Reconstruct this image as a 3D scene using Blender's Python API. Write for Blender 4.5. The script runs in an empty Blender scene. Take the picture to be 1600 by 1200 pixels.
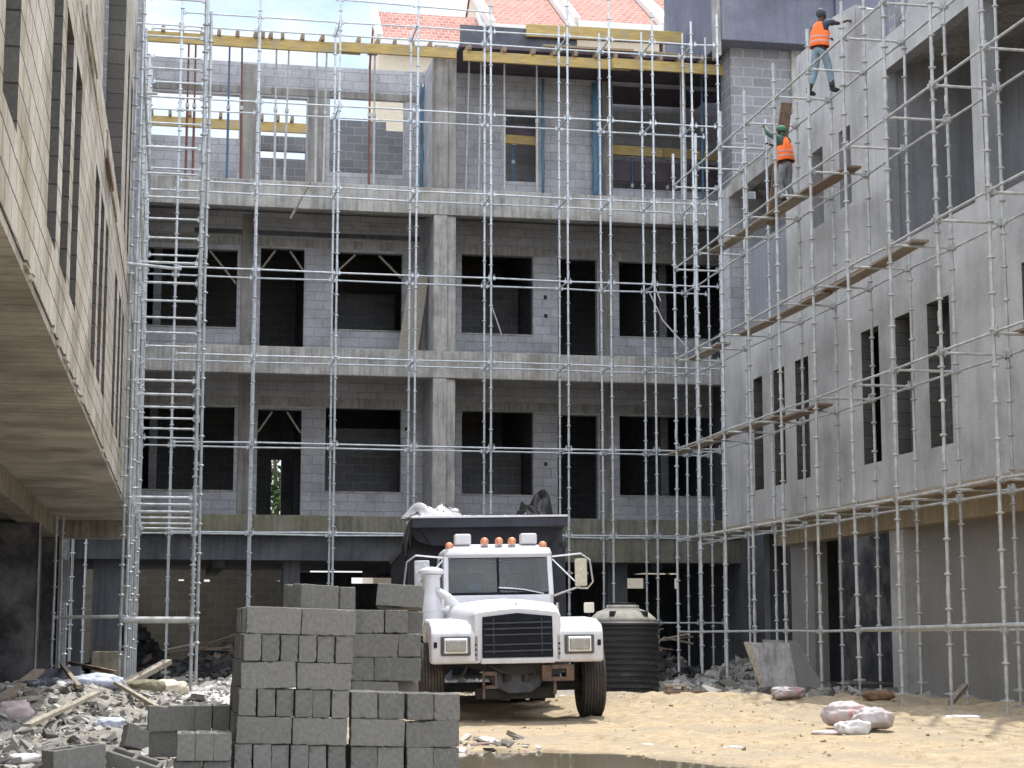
import bpy, bmesh, math, random
import numpy as np
from mathutils import Vector, Matrix, Euler
R = math.radians
random.seed(7); rng = np.random.default_rng(11)
S = bpy.context.scene; COL = S.collection

# ---------------------------------------------------------------- camera
F_PX, HC = 2850.0, 1.05
PITCH = math.atan(395/F_PX); YAW = math.atan(550/math.hypot(F_PX, 395))
cam_d = bpy.data.cameras.new('camera'); cam = bpy.data.objects.new('camera', cam_d); COL.objects.link(cam)
cam_d.sensor_width = 36.0; cam_d.lens = F_PX/1600*36; cam_d.clip_start = .1; cam_d.clip_end = 2000
cam.location = (0, 0, HC); cam.rotation_euler = (math.pi/2+PITCH, 0, -YAW)
S.camera = cam

# ---------------------------------------------------------------- sky, sun, exposure
SUN_EL, SUN_AZ = 70.0, 28.0      # azimuth: degrees from +Y towards +X
w = bpy.data.worlds.new("World"); S.world = w; w.use_nodes = True
nt = w.node_tree; nt.nodes.clear()
out = nt.nodes.new('ShaderNodeOutputWorld'); bg = nt.nodes.new('ShaderNodeBackground')
sky = nt.nodes.new('ShaderNodeTexSky'); sky.sky_type = 'NISHITA'; sky.sun_disc = False
sky.sun_elevation = R(SUN_EL); sky.sun_rotation = R(SUN_AZ)
sky.air_density = 1.0; sky.dust_density = 2.0
tc = nt.nodes.new('ShaderNodeTexCoord'); mp = nt.nodes.new('ShaderNodeMapping'); mp.inputs['Scale'].default_value = (3.2, 3.2, 7)
nz = nt.nodes.new('ShaderNodeTexNoise'); nz.inputs['Scale'].default_value = 2.2; nz.inputs['Detail'].default_value = 8; nz.inputs['Roughness'].default_value = .6
rp = nt.nodes.new('ShaderNodeValToRGB'); rp.color_ramp.elements[0].position = .40; rp.color_ramp.elements[1].position = .62
mx = nt.nodes.new('ShaderNodeMixRGB'); mx.inputs['Color2'].default_value = (9.6, 10.0, 10.7, 1)
nt.links.new(tc.outputs['Generated'], mp.inputs['Vector']); nt.links.new(mp.outputs[0], nz.inputs['Vector'])
nt.links.new(nz.outputs[0], rp.inputs[0]); nt.links.new(rp.outputs[0], mx.inputs['Fac'])
sp = nt.nodes.new('ShaderNodeSeparateXYZ'); nt.links.new(tc.outputs['Generated'], sp.inputs[0])
mr = nt.nodes.new('ShaderNodeMapRange'); mr.inputs['From Min'].default_value = .96; mr.inputs['From Max'].default_value = .15; nt.links.new(sp.outputs[1], mr.inputs['Value'])
cc = nt.nodes.new('ShaderNodeMixRGB'); cc.inputs['Color1'].default_value = (4.5, 4.75, 5.1, 1); cc.inputs['Color2'].default_value = (15.5, 15.9, 16.8, 1); nt.links.new(mr.outputs[0], cc.inputs['Fac']); nt.links.new(cc.outputs[0], mx.inputs['Color2'])
nt.links.new(sky.outputs[0], mx.inputs['Color1']); nt.links.new(mx.outputs[0], bg.inputs['Color'])
bg.inputs["Strength"].default_value = .15; nt.links.new(bg.outputs[0], out.inputs[0])
sd = bpy.data.lights.new('sun', 'SUN'); sun = bpy.data.objects.new('sun', sd); COL.objects.link(sun)
sd.energy = 2.9; sd.angle = R(.6); sd.color = (1, .955, .89)
sv = Vector((math.sin(R(SUN_AZ))*math.cos(R(SUN_EL)), math.cos(R(SUN_AZ))*math.cos(R(SUN_EL)), math.sin(R(SUN_EL))))
sun.rotation_euler = sv.to_track_quat('Z', 'Y').to_euler(); sun.location = sv*60
S.view_settings.view_transform = 'Standard'; S.view_settings.look = 'None'
S.view_settings.exposure = .68; S.view_settings.gamma = 1
S.render.engine = 'CYCLES'; S.cycles.max_bounces = 6; S.cycles.diffuse_bounces = 4; S.cycles.glossy_bounces = 2
S.cycles.transmission_bounces = 4; S.cycles.caustics_reflective = False; S.cycles.caustics_refractive = False
S.cycles.use_denoising = True

# ---------------------------------------------------------------- where a point of the place lies (survey of the photograph)
Fv = Vector((math.sin(YAW)*math.cos(PITCH), math.cos(YAW)*math.cos(PITCH), math.sin(PITCH)))
Rv = Vector((math.cos(YAW), -math.sin(YAW), 0)); Uv = Rv.cross(Fv); Cv = Vector((0, 0, HC))
def ray(u, v): return Fv + Rv*((u-800)/F_PX) - Uv*((v-600)/F_PX)
def onX(u, v, X): r = ray(u, v); return Cv + r*(X/r.x)
def onY(u, v, Y): r = ray(u, v); return Cv + r*(Y/r.y)
def onZ(u, v, Z=0): r = ray(u, v); return Cv + r*((Z-HC)/r.z)

# ---------------------------------------------------------------- numpy noise
def lattice(seed, n=256): return np.random.default_rng(seed).random((n, n))
def vnoise(x, y, seed):
    L = _lat.setdefault(seed, lattice(seed)); xi = np.floor(x).astype(int); yi = np.floor(y).astype(int)
    fx = x-xi; fy = y-yi; fx = fx*fx*(3-2*fx); fy = fy*fy*(3-2*fy); xi &= 255; yi &= 255; x1 = (xi+1) & 255; y1 = (yi+1) & 255
    return (L[xi, yi]*(1-fx)+L[x1, yi]*fx)*(1-fy)+(L[xi, y1]*(1-fx)+L[x1, y1]*fx)*fy - .5
_lat = {}
def fbm(x, y, seed, octs=4, gain=.5):
    t = 0; a = 1
    for i in range(octs): t = t+a*vnoise(x*2**i, y*2**i, seed+i); a *= gain
    return t
def sstep(a, b, x): t = np.clip((x-a)/(b-a), 0, 1); return t*t*(3-2*t)
def ground_h(x, y):
    x = np.asarray(x, float); y = np.asarray(y, float)
    sand = sstep(1.2, 2.6, x)
    out_ = sstep(46, 40, y)*sstep(8, 12, y)*sstep(14.5, 13.0, x)*sstep(-8, -5, x)
    hs = .11*fbm(x*.6, y*.6, 3, 3) + .11*np.abs(fbm(x*1.5, y*1.2, 21, 3)) + .075*fbm(x*3.6, y*3.2, 31, 3)*sstep(16, 21, y) + .006*fbm(x*14, y*14, 41, 2)
    amp = .35+.65*sstep(18, 24, y)
    hs = hs*amp - .02
    hs = hs + .10*np.exp(-((y-28.6-.5*np.sin(x*2.1))**2)/1.1)*sstep(5.8, 7.5, x)*sstep(12.6, 11.2, x)
    track = sstep(1.3, .5, np.abs(x-4.4))*sstep(16, 20, y)*sstep(33, 30, y)
    hs = hs*(1-.8*track)
    hr = .16*fbm(x*.7, y*.5, 5, 3) + .10*fbm(x*2.3, y*2.0, 8, 4) + .03*fbm(x*9, y*9, 9, 2) + .06
    hr = hr + .25*sstep(.8, -1.2, x)*sstep(20, 24, y)*sstep(33, 27, y)
    hr = hr*(.35+.65*sstep(14, 18, y))
    h = (hs*sand+hr*(1-sand))*out_
    px, py = (x-3.2)/1.65, (y-14.9)/2.95
    d = np.sqrt(px*px+py*py) + .16*fbm(x*1.3, y*1.0, 77, 3)
    dip = sstep(1.15, .8, d)
    for cx_, cy_, r0 in ((13.5, 22.5, 7.9), (13.5, 22.5, 9.7), (-3.0, 12.0, 8.6), (-3.0, 12.0, 10.2)):      # wheel ruts
        rr_ = np.hypot(x-cx_, y-cy_); a_ = np.arctan2(y-cy_, x-cx_); inr = np.exp(-((rr_-r0)/.16)**4); lip = np.exp(-((np.abs(rr_-r0)-.24)/.07)**2)
        fade = sstep(25, 21, y)*sstep(3.5, 5, x)*sstep(11.5, 9.5, x); h = h+fade*(-.035*inr+.02*lip+.008*inr*np.sign(np.sin(a_*r0*26)))
    h = h*(1-dip) - .11*dip
    st = sstep(.9, .5, np.abs(x-1.3))*sstep(1.6, 1.0, np.abs(y-15.1))       # level bed below the block stack
    h = h*(1-st)-.02*st
    return h
def gz(x, y): return float(ground_h(np.array([x]), np.array([y]))[0])

# ---------------------------------------------------------------- object helpers
def tag(o, label=None, cat=None, group=None, kind=None):
    if label: o['label'] = label
    if cat: o['category'] = cat
    if group: o['group'] = group
    if kind: o['kind'] = kind
    return o
def empty(name, loc=(0, 0, 0), rot=(0, 0, 0), label=None, cat=None, group=None):
    o = bpy.data.objects.new(name, None); COL.objects.link(o); o.location = loc; o.rotation_euler = rot; o.empty_display_size = .2
    return tag(o, label, cat, group)
def copy_tree(o, parent=None):
    c = o.copy(); COL.objects.link(c); c.parent = parent
    for ch in list(o.children): copy_tree(ch, c)
    return c
class MB:
    """collects boxes, tubes and sheets, then links them as one mesh object"""
    def __init__(s): s.v = []; s.f = []; s.m = []; s.mi = 0; s.cuts = []
    def add(s, vs, fs):
        n = len(s.v); s.v += [tuple(p) for p in vs]; s.f += [tuple(i+n for i in f) for f in fs]; s.m += [s.mi]*len(fs); s.cuts.append((len(s.v), len(s.f))); return s
    def box(s, x0, x1, y0, y1, z0, z1):
        if x0 > x1: x0, x1 = x1, x0
        if y0 > y1: y0, y1 = y1, y0
        if z0 > z1: z0, z1 = z1, z0
        vs = [(x0,y0,z0),(x1,y0,z0),(x1,y1,z0),(x0,y1,z0),(x0,y0,z1),(x1,y0,z1),(x1,y1,z1),(x0,y1,z1)]
        return s.add(vs, [(0,3,2,1),(4,5,6,7),(0,1,5,4),(1,2,6,5),(2,3,7,6),(3,0,4,7)])
    def rbox(s, c, size, M=None, jit=0):
        hx, hy, hz = [k/2 for k in size]; vs = []
        for z in (-hz, hz):
            for x, y in ((-hx,-hy),(hx,-hy),(hx,hy),(-hx,hy)):
                p = Vector((x, y, z))
                if jit: p += Vector([random.uniform(-jit, jit) for _ in range(3)])
                vs.append((M @ p if M else p)+Vector(c))
        return s.add(vs, [(0,3,2,1),(4,5,6,7),(0,1,5,4),(1,2,6,5),(2,3,7,6),(3,0,4,7)])
    def bar(s, a, b, wd, ht, up=(0, 0, 1)):
        a = Vector(a); b = Vector(b); d = (b-a); L = d.length; d.normalize(); side = d.cross(Vector(up)).normalized(); u = side.cross(d)
        M = Matrix((side, d, u)).transposed(); return s.rbox((a+b)/2, (wd, L, ht), M)
    def tube(s, a, b, r, n=8, r2=None, cap=True):
        a = Vector(a); b = Vector(b); d = (b-a).normalized(); r2 = r if r2 is None else r2
        t = Vector((1, 0, 0)) if abs(d.x) < .8 else Vector((0, 1, 0)); u = d.cross(t).normalized(); v = d.cross(u)
        vs = []
        for p, rr in ((a, r), (b, r2)):
            for i in range(n): an = 2*math.pi*i/n; vs.append(p+u*(rr*math.cos(an))+v*(rr*math.sin(an)))
        fs = [(i, (i+1) % n, n+(i+1) % n, n+i) for i in range(n)]
        if cap: fs += [tuple(range(n-1, -1, -1)), tuple(range(n, 2*n))]
        return s.add(vs, fs)
    def path(s, pts, r, n=8):
        rs = r if isinstance(r, (list, tuple)) else [r]*len(pts)
        pts = [Vector(p) for p in pts]; vs = []; pu = None
        for i, p in enumerate(pts):
            d = (pts[min(i+1, len(pts)-1)]-pts[max(i-1, 0)]).normalized()
            if pu is None: t = Vector((0, 0, 1)) if abs(d.z) < .8 else Vector((0, 1, 0)); pu = d.cross(t).normalized()
            u = (pu-d*pu.dot(d)).normalized(); pu = u; v = d.cross(u)
            for k in range(n): an = 2*math.pi*k/n; vs.append(p+u*(rs[i]*math.cos(an))+v*(rs[i]*math.sin(an)))
        fs = []
        for i in range(len(pts)-1):
            for k in range(n): fs.append((i*n+k, i*n+(k+1) % n, (i+1)*n+(k+1) % n, (i+1)*n+k))
        fs += [tuple(range(n-1, -1, -1)), tuple(range((len(pts)-1)*n, len(pts)*n))]
        return s.add(vs, fs)
    def lathe(s, prof, n=24, c=(0, 0, 0), axis='z', closed=False):
        vs = []
        for r, h in prof:
            for i in range(n):
                an = 2*math.pi*i/n; a, b = r*math.cos(an), r*math.sin(an)
                p = (a, b, h) if axis == 'z' else ((h, a, b) if axis == 'x' else (a, h, b))
                vs.append((p[0]+c[0], p[1]+c[1], p[2]+c[2]))
        m = len(prof); fs = []
        for j in range(m if closed else m-1):
            k = (j+1) % m
            for i in range(n): fs.append((j*n+i, j*n+(i+1) % n, k*n+(i+1) % n, k*n+i))
        if not closed:
            fs += [tuple(range(n-1, -1, -1)), tuple(range((m-1)*n, m*n))]
        return s.add(vs, fs)
    def prism(s, poly, fn, w0, w1):
        """poly: 2-D outline, fn(a, b, w) -> point, extruded from w0 to w1"""
        n = len(poly); vs = [fn(a, b, w0) for a, b in poly]+[fn(a, b, w1) for a, b in poly]
        fs = [tuple(range(n)), tuple(range(2*n-1, n-1, -1))]+[(i, n+i, n+(i+1) % n, (i+1) % n) for i in range(n)]
        return s.add(vs, fs)
    def build(s, name, mat, parent=None, smooth=False, bevel=0, local=False, subd=0, weld=False):
        me = bpy.data.meshes.new(name); vs = s.v
        if parent and not local:
            o = Vector(parent.get('_org', (0, 0, 0))); vs = [(p[0]-o.x, p[1]-o.y, p[2]-o.z) for p in vs]
        me.from_pydata([tuple(p) for p in vs], [], s.f); me.update()
        bm = bmesh.new(); bm.from_mesh(me)
        if weld: bmesh.ops.remove_doubles(bm, verts=bm.verts, dist=.0005)
        bmesh.ops.recalc_face_normals(bm, faces=bm.faces); bm.to_mesh(me); bm.free()
        ob = bpy.data.objects.new(name, me); COL.objects.link(ob)
        for m in (mat if isinstance(mat, (list, tuple)) else [mat]): me.materials.append(m)
        if isinstance(mat, (list, tuple)) and len(s.m) == len(me.polygons): me.polygons.foreach_set('material_index', s.m)
        if parent:
            ob.parent = parent
            if parent.get('_org') is not None: ob['_org'] = parent['_org']
        if smooth: me.polygons.foreach_set('use_smooth', [True]*len(me.polygons))
        if bevel:
            b = ob.modifiers.new('bevel', 'BEVEL'); b.width = bevel; b.segments = 2; b.limit_method = 'ANGLE'; b.angle_limit = R(40)
        if subd: b = ob.modifiers.new('sub', 'SUBSURF'); b.levels = subd; b.render_levels = subd
        return ob
def each(mb, name, mat, parent, **k):
    """one object per add() call"""
    i0 = 0; f0 = 0
    for (nv, nf) in mb.cuts:
        sub = MB(); sub.v = mb.v[i0:nv]; sub.f = [tuple(i-i0 for i in f) for f in mb.f[f0:nf]]; sub.m = [0]*len(sub.f); sub.build(name, mat, parent, **k); i0, f0 = nv, nf
def thing(name, org, label, cat, group=None, rot=(0, 0, 0), local=False):
    o = empty(name, org, rot, label, cat, group); o['_org'] = (0., 0., 0.) if local else tuple(float(k) for k in org); return o
def wall(mb, u0, u1, z0, z1, holes, fn, t, jm=None):
    """solid wall in the (u, z) plane, thickness t, with rectangular holes; fn(u, w, z) -> point (w=0 outer face)"""
    us = sorted({u0, u1, *[k for h in holes for k in (h[0], h[1]) if u0 < k < u1]})
    zs = sorted({z0, z1, *[k for h in holes for k in (h[2], h[3]) if z0 < k < z1]})
    def solid(i, j):
        if i < 0 or j < 0 or i >= len(us)-1 or j >= len(zs)-1: return False
        um, zm = (us[i]+us[i+1])/2, (zs[j]+zs[j+1])/2
        return not any(h[0] < um < h[1] and h[2] < zm < h[3] for h in holes)
    for i in range(len(us)-1):
        for j in range(len(zs)-1):
            if not solid(i, j): continue
            a, b, c, d = us[i], us[i+1], zs[j], zs[j+1]
            q = lambda *p: mb.add([fn(*k) for k in p], [(0, 1, 2, 3)])
            q((a,0,c),(b,0,c),(b,0,d),(a,0,d)); q((a,t,c),(a,t,d),(b,t,d),(b,t,c))
            if jm is not None: mb.mi = jm
            if not solid(i-1, j): q((a,0,c),(a,0,d),(a,t,d),(a,t,c))
            if not solid(i+1, j): q((b,0,c),(b,t,c),(b,t,d),(b,0,d))
            if not solid(i, j-1): q((a,0,c),(a,t,c),(b,t,c),(b,0,c))
            if not solid(i, j+1): q((a,0,d),(b,0,d),(b,t,d),(a,t,d))
            mb.mi = 0
    return mb
FY = lambda Y: (lambda u, w_, z: (u, Y+w_, z))      # wall facing -Y, thickness to the back
FX = lambda X: (lambda u, w_, z: (X+w_, u, z))      # wall facing -X

# ---------------------------------------------------------------- materials
def new_mat(name):
    m = bpy.data.materials.new(name); m.use_nodes = True; n = m.node_tree.nodes; n.clear()
    o = n.new('ShaderNodeOutputMaterial'); b = n.new('ShaderNodeBsdfPrincipled'); m.node_tree.links.new(b.outputs[0], o.inputs[0])
    return m, m.node_tree, b
def L(nt, a, b): nt.links.new(a, b)
def coords(nt, scale=(1, 1, 1)):
    t = nt.nodes.new('ShaderNodeTexCoord'); m = nt.nodes.new('ShaderNodeMapping'); m.inputs['Scale'].default_value = scale
    L(nt, t.outputs['Object'], m.inputs[0]); return m.outputs[0]
def noise(nt, vec, scale, detail=5, rough=.6):
    n = nt.nodes.new('ShaderNodeTexNoise'); n.inputs['Scale'].default_value = scale; n.inputs['Detail'].default_value = detail
    n.inputs['Roughness'].default_value = rough; L(nt, vec, n.inputs['Vector']); return n.outputs[0]
def ramp(nt, fac, stops):
    r = nt.nodes.new('ShaderNodeValToRGB'); e = r.color_ramp.elements
    while len(e) > len(stops): e.remove(e[-1])
    while len(e) < len(stops): e.new(.5)
    for el, (p, c) in zip(e, stops): el.position = p; el.color = (*c, 1) if len(c) == 3 else c
    L(nt, fac, r.inputs[0]); return r.outputs[0]
def mixc(nt, fac, a, b, mode='MIX'):
    m = nt.nodes.new('ShaderNodeMixRGB'); m.blend_type = mode
    for sock, val in ((m.inputs[0], fac), (m.inputs[1], a), (m.inputs[2], b)):
        if hasattr(val, 'links'): L(nt, val, sock)
        elif isinstance(val, (int, float)): sock.default_value = val
        else: sock.default_value = (*val, 1)
    return m.outputs[0]
def bump(nt, b, h, strength=.3, dist=.02):
    n = nt.nodes.new('ShaderNodeBump'); n.inputs['Strength'].default_value = strength; n.inputs['Distance'].default_value = dist
    L(nt, h, n.inputs['Height']); L(nt, n.outputs[0], b.inputs['Normal'])
def math_(nt, op, a, b=None):
    m = nt.nodes.new('ShaderNodeMath'); m.operation = op
    for s_, v in ((m.inputs[0], a), (m.inputs[1], b)):
        if v is None: continue
        if hasattr(v, 'links'): L(nt, v, s_)
        else: s_.default_value = v
    return m.outputs[0]
def wall_uv(nt):
    t = nt.nodes.new('ShaderNodeTexCoord'); s = nt.nodes.new('ShaderNodeSeparateXYZ'); L(nt, t.outputs['Object'], s.inputs[0])
    u = math_(nt, 'ADD', s.outputs[0], s.outputs[1]); c = nt.nodes.new('ShaderNodeCombineXYZ'); L(nt, u, c.inputs[0]); L(nt, s.outputs[2], c.inputs[1])
    return c.outputs[0], t.outputs['Object']
def block_mat(name, c1, c2, mortar, bw=.46, bh=.235, ms=.012, bumpy=.5, stain=(.5, .5, .5), stain_amt=.35, warp=.012, lo=.42, hi=.68):
    m, nt, b = new_mat(name); uv, ob = wall_uv(nt)
    nn = nt.nodes.new('ShaderNodeTexNoise'); nn.inputs['Scale'].default_value = 2.2; nn.inputs['Detail'].default_value = 3; L(nt, ob, nn.inputs['Vector'])
    sub = nt.nodes.new('ShaderNodeVectorMath'); sub.operation = 'MULTIPLY_ADD'; L(nt, nn.outputs['Color'], sub.inputs[0]); sub.inputs[1].default_value = (warp*3, warp*3, 0); L(nt, uv, sub.inputs[2])
    br = nt.nodes.new('ShaderNodeTexBrick'); L(nt, sub.outputs[0], br.inputs['Vector']); br.inputs['Scale'].default_value = 1
    br.inputs['Brick Width'].default_value = bw; br.inputs['Row Height'].default_value = bh; br.inputs['Mortar Size'].default_value = ms
    br.inputs['Mortar Smooth'].default_value = .3
    br.inputs['Color1'].default_value = (*c1, 1); br.inputs['Color2'].default_value = (*c2, 1); br.inputs['Mortar'].default_value = (*mortar, 1)
    br.inputs['Bias'].default_value = 0; br.offset = .5
    big = noise(nt, ob, .9, 6, .65); st = ramp(nt, big, [(lo, (1, 1, 1)), (hi, stain)])
    col = mixc(nt, stain_amt, br.outputs[0], mixc(nt, 1, br.outputs[0], st, 'MULTIPLY'))
    fine = noise(nt, ob, 28, 5, .7); col = mixc(nt, .55, col, mixc(nt, 1, col, ramp(nt, fine, [(.3, (.62, .62, .62)), (.7, (1.35, 1.35, 1.35))]), 'MULTIPLY'))
    L(nt, col, b.inputs['Base Color']); b.inputs['Roughness'].default_value = .92; b.inputs['Specular IOR Level'].default_value = .2
    h = mixc(nt, .35, math_(nt, 'SUBTRACT', 1, br.outputs['Fac']), fine); bump(nt, b, h, bumpy, .02)
    return m
def concrete_mat(name, c, dark=.55, streak=True, scale=1.0, tint=None, bumpy=.35, boards=False, rough=.9, contrast=1.0, moss=None, mpos=(.5, .68)):
    m, nt, b = new_mat(name); ob = coords(nt); a = noise(nt, ob, 1.1*scale, 7, .65)
    lo = tuple(k*(1-.35*contrast) for k in c); hi = tuple(min(1, k*(1+.28*contrast)) for k in c)
    col = ramp(nt, a, [(.3, lo), (.5, c), (.72, hi)])
    if streak:
        s = noise(nt, coords(nt, (5*scale, 5*scale, .35*scale)), 1.6, 5, .6)
        col = mixc(nt, .7, col, mixc(nt, 1, col, ramp(nt, s, [(.36, (dark,)*3), (.55, (1, 1, 1))]), 'MULTIPLY'))
    if tint: col = mixc(nt, ramp(nt, noise(nt, ob, .6*scale, 4), [(.45, (0, 0, 0)), (.7, (.8, .8, .8))]), col, tint)
    if moss: col = mixc(nt, ramp(nt, noise(nt, coords(nt, (1, 1, .5)), 1.4, 6), [(mpos[0], (0, 0, 0)), (mpos[1], (.8, .8, .8))]), col, moss)
    fine = noise(nt, ob, 22, 6, .7)
    col = mixc(nt, .5, col, mixc(nt, 1, col, ramp(nt, fine, [(.3, (.7, .7, .7)), (.7, (1.25, 1.25, 1.25))]), 'MULTIPLY'))
    h = fine
    if boards:
        wv = nt.nodes.new('ShaderNodeTexWave'); wv.bands_direction = 'Y' if boards == 'Y' else ('Z' if boards == 'Z' else 'X'); wv.inputs['Scale'].default_value = 1.1
        wv.inputs['Distortion'].default_value = 1.2; wv.inputs['Detail'].default_value = 3; L(nt, ob, wv.inputs[0])
        col = mixc(nt, .45, col, mixc(nt, 1, col, ramp(nt, wv.outputs[0], [(0, (.45, .45, .45)), (.12, (1, 1, 1))]), 'MULTIPLY')); h = mixc(nt, .5, fine, wv.outputs[0])
    L(nt, col, b.inputs['Base Color']); b.inputs['Roughness'].default_value = rough; b.inputs['Specular IOR Level'].default_value = .25
    bump(nt, b, h, bumpy, .02); return m
def simple_mat(name, c, rough=.7, metal=0, var=.25, scale=8, bumpy=.15, spec=.4, spots=None, spot_pos=(.6, .7), stretch=(1, 1, 1), objvar=0, low=None):
    m, nt, b = new_mat(name); ob = coords(nt, stretch); a = noise(nt, ob, scale, 6, .65)
    col = ramp(nt, a, [(.28, tuple(k*(1-var) for k in c)), (.72, tuple(min(1, k*(1+var)) for k in c))])
    if objvar:
        oi = nt.nodes.new('ShaderNodeObjectInfo'); col = mixc(nt, 1, col, ramp(nt, oi.outputs['Random'], [(0, (1-objvar,)*3), (1, (1+objvar, 1+objvar*.95, 1+objvar*.85))]), 'MULTIPLY')
    if low:
        sx_ = nt.nodes.new('ShaderNodeSeparateXYZ'); L(nt, ob, sx_.inputs[0]); hz_ = math_(nt, 'ADD', sx_.outputs[2], math_(nt, 'MULTIPLY', math_(nt, 'SUBTRACT', noise(nt, coords(nt, (2, 2, 1)), 3, 6, .7), .5), 1.6))
        col = mixc(nt, ramp(nt, math_(nt, 'MULTIPLY', hz_, .7), [(.32, (.55, .55, .55)), (.78, (0, 0, 0))]), col, low)
    if spots: col = mixc(nt, ramp(nt, noise(nt, coords(nt, stretch), scale*.6, 6, .7), [(spot_pos[0], (0, 0, 0)), (spot_pos[1], (1, 1, 1))]), col, spots)
    L(nt, col, b.inputs['Base Color']); b.inputs['Roughness'].default_value = rough; b.inputs['Metallic'].default_value = metal
    b.inputs['Specular IOR Level'].default_value = spec
    if bumpy: bump(nt, b, a, bumpy, .01)
    return m
def island_mat(name, stops, rough=.9):
    m, nt, b = new_mat(name); g = nt.nodes.new('ShaderNodeNewGeometry'); c = ramp(nt, g.outputs['Random Per Island'], stops)
    f = noise(nt, coords(nt), 14, 4); c = mixc(nt, .5, c, mixc(nt, 1, c, ramp(nt, f, [(.3, (.65,)*3), (.7, (1.3,)*3)]), 'MULTIPLY'))
    L(nt, c, b.inputs['Base Color']); b.inputs['Roughness'].default_value = rough; bump(nt, b, f, .4, .02); return m
def wood_mat(name, c, dark=.5, axis=(8, .8, 8), spots=None, var=.3):
    m, nt, b = new_mat(name); v = coords(nt, axis); a = noise(nt, v, 2.5, 6, .7)
    col = ramp(nt, a, [(.3, tuple(k*dark for k in c)), (.55, c), (.75, tuple(min(1, k*(1+var)) for k in c))])
    if spots: col = mixc(nt, ramp(nt, noise(nt, coords(nt), 3, 5), [(.5, (0, 0, 0)), (.65, (.9, .9, .9))]), col, spots)
    L(nt, col, b.inputs['Base Color']); b.inputs['Roughness'].default_value = .8; bump(nt, b, a, .3, .01); return m

M = {}
M['block'] = block_mat('hollow block wall', (.41, .415, .44), (.49, .49, .51), (.33, .33, .34), stain=(.55, .54, .52), stain_amt=.6)
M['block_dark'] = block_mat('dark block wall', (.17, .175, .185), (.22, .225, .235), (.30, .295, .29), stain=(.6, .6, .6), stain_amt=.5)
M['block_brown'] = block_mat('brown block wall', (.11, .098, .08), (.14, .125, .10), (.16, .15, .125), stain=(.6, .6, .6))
M['block_grey'] = block_mat('annex block wall', (.22, .22, .235), (.28, .28, .295), (.36, .36, .37), bw=.5, bh=.25, ms=.02)
M['block_cream'] = block_mat('bleached block wall', (.42, .39, .345), (.52, .485, .43), (.14, .13, .115), bw=.46, bh=.235, ms=.011, stain=(.50, .48, .36), stain_amt=.9, bumpy=.8, lo=.42, hi=.66)
M['jamb'] = block_mat('raw block jamb', (.10, .095, .088), (.13, .125, .115), (.05, .048, .045), bw=5, bh=.235, ms=.008, stain=(.7, .7, .7))
M['concrete'] = concrete_mat('raw concrete', (.30, .285, .265), dark=.55, moss=(.13, .12, .075), mpos=(.56, .75))
M['concrete_light'] = concrete_mat('slab edge concrete', (.40, .385, .36), dark=.55, moss=(.20, .185, .14), mpos=(.54, .72), scale=1.6)
M['concrete_moss'] = concrete_mat('mossy concrete', (.20, .19, .155), dark=.5, moss=(.16, .16, .07), scale=1.5)
M['concrete_dark'] = concrete_mat('dark concrete', (.11, .115, .125), dark=.6)  # dark blue grey concrete for the ground storey, its beams and ceilings
M['soffit'] = concrete_mat('board marked soffit', (.40, .365, .31), dark=.5, streak=False, boards='Y', scale=.9, tint=(.23, .20, .16), contrast=1.5, bumpy=.5)
M['soffit_beam'] = concrete_mat('board marked beam', (.30, .27, .21), dark=.45, streak=True, scale=1.2, bumpy=.5)
M['plaster'] = concrete_mat('grey plaster', (.47, .465, .455), dark=.86, scale=.55, contrast=.95, bumpy=.12, rough=.85)
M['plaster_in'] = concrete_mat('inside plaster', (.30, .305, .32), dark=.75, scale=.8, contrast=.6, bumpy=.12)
M['plaster_blue'] = concrete_mat('smooth blue grey render', (.27, .285, .32), dark=.8, scale=.8, contrast=.35, bumpy=.08)
M['plaster_brown'] = concrete_mat('unpainted render', (.29, .28, .265), dark=.93, scale=.4, contrast=.5, bumpy=.1)
M['beam_tan'] = concrete_mat('tan concrete beam', (.42, .35, .25), dark=.7, contrast=.5)
M['render_dark'] = concrete_mat('dark blotchy render', (.085, .085, .09), dark=.8, scale=2.2, contrast=1.6, tint=(.27, .265, .26), bumpy=.6)
M['galv'] = simple_mat('galvanised tube', (.50, .53, .545), rough=.45, metal=.4, var=.28, scale=5, bumpy=.05, spots=(.50, .46, .36), spot_pos=(.62, .74))
M['galv_dirty'] = simple_mat('cement smeared tube', (.45, .46, .45), rough=.6, metal=.25, var=.3, scale=6, bumpy=.12, spots=(.42, .38, .30), spot_pos=(.58, .74))
M['prop_grey'] = simple_mat('grey prop steel', (.42, .43, .42), rough=.6, metal=.3)
M['prop_blue'] = simple_mat('blue prop paint', (.06, .13, .22), rough=.6, spots=(.3, .3, .3))
M['prop_red'] = simple_mat('red oxide prop paint', (.17, .075, .06), rough=.7, spots=(.3, .25, .2))
M['beam_yellow'] = wood_mat('yellow formwork beam', (.50, .36, .13), dark=.6, axis=(.8, 8, 8), spots=(.38, .31, .20))
M['joist'] = wood_mat('joist timber', (.30, .22, .14), dark=.6)
M['plank'] = wood_mat('scaffold board', (.31, .25, .185), dark=.45, axis=(8, .8, 8), spots=(.22, .19, .16))
M['plank_pale'] = wood_mat('weathered timber', (.37, .33, .27), dark=.55)
M['plank_brown'] = wood_mat('brown board', (.22, .145, .10), dark=.5, axis=(8, 8, .8))
M['ply_dark'] = simple_mat('dark film faced panel', (.075, .08, .10), rough=.55, var=.4, scale=2, spots=(.16, .15, .16), spot_pos=(.55, .8))
M['ply_purple'] = simple_mat('purple brown shuttering', (.085, .065, .08), rough=.6, var=.35, scale=3)
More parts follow.
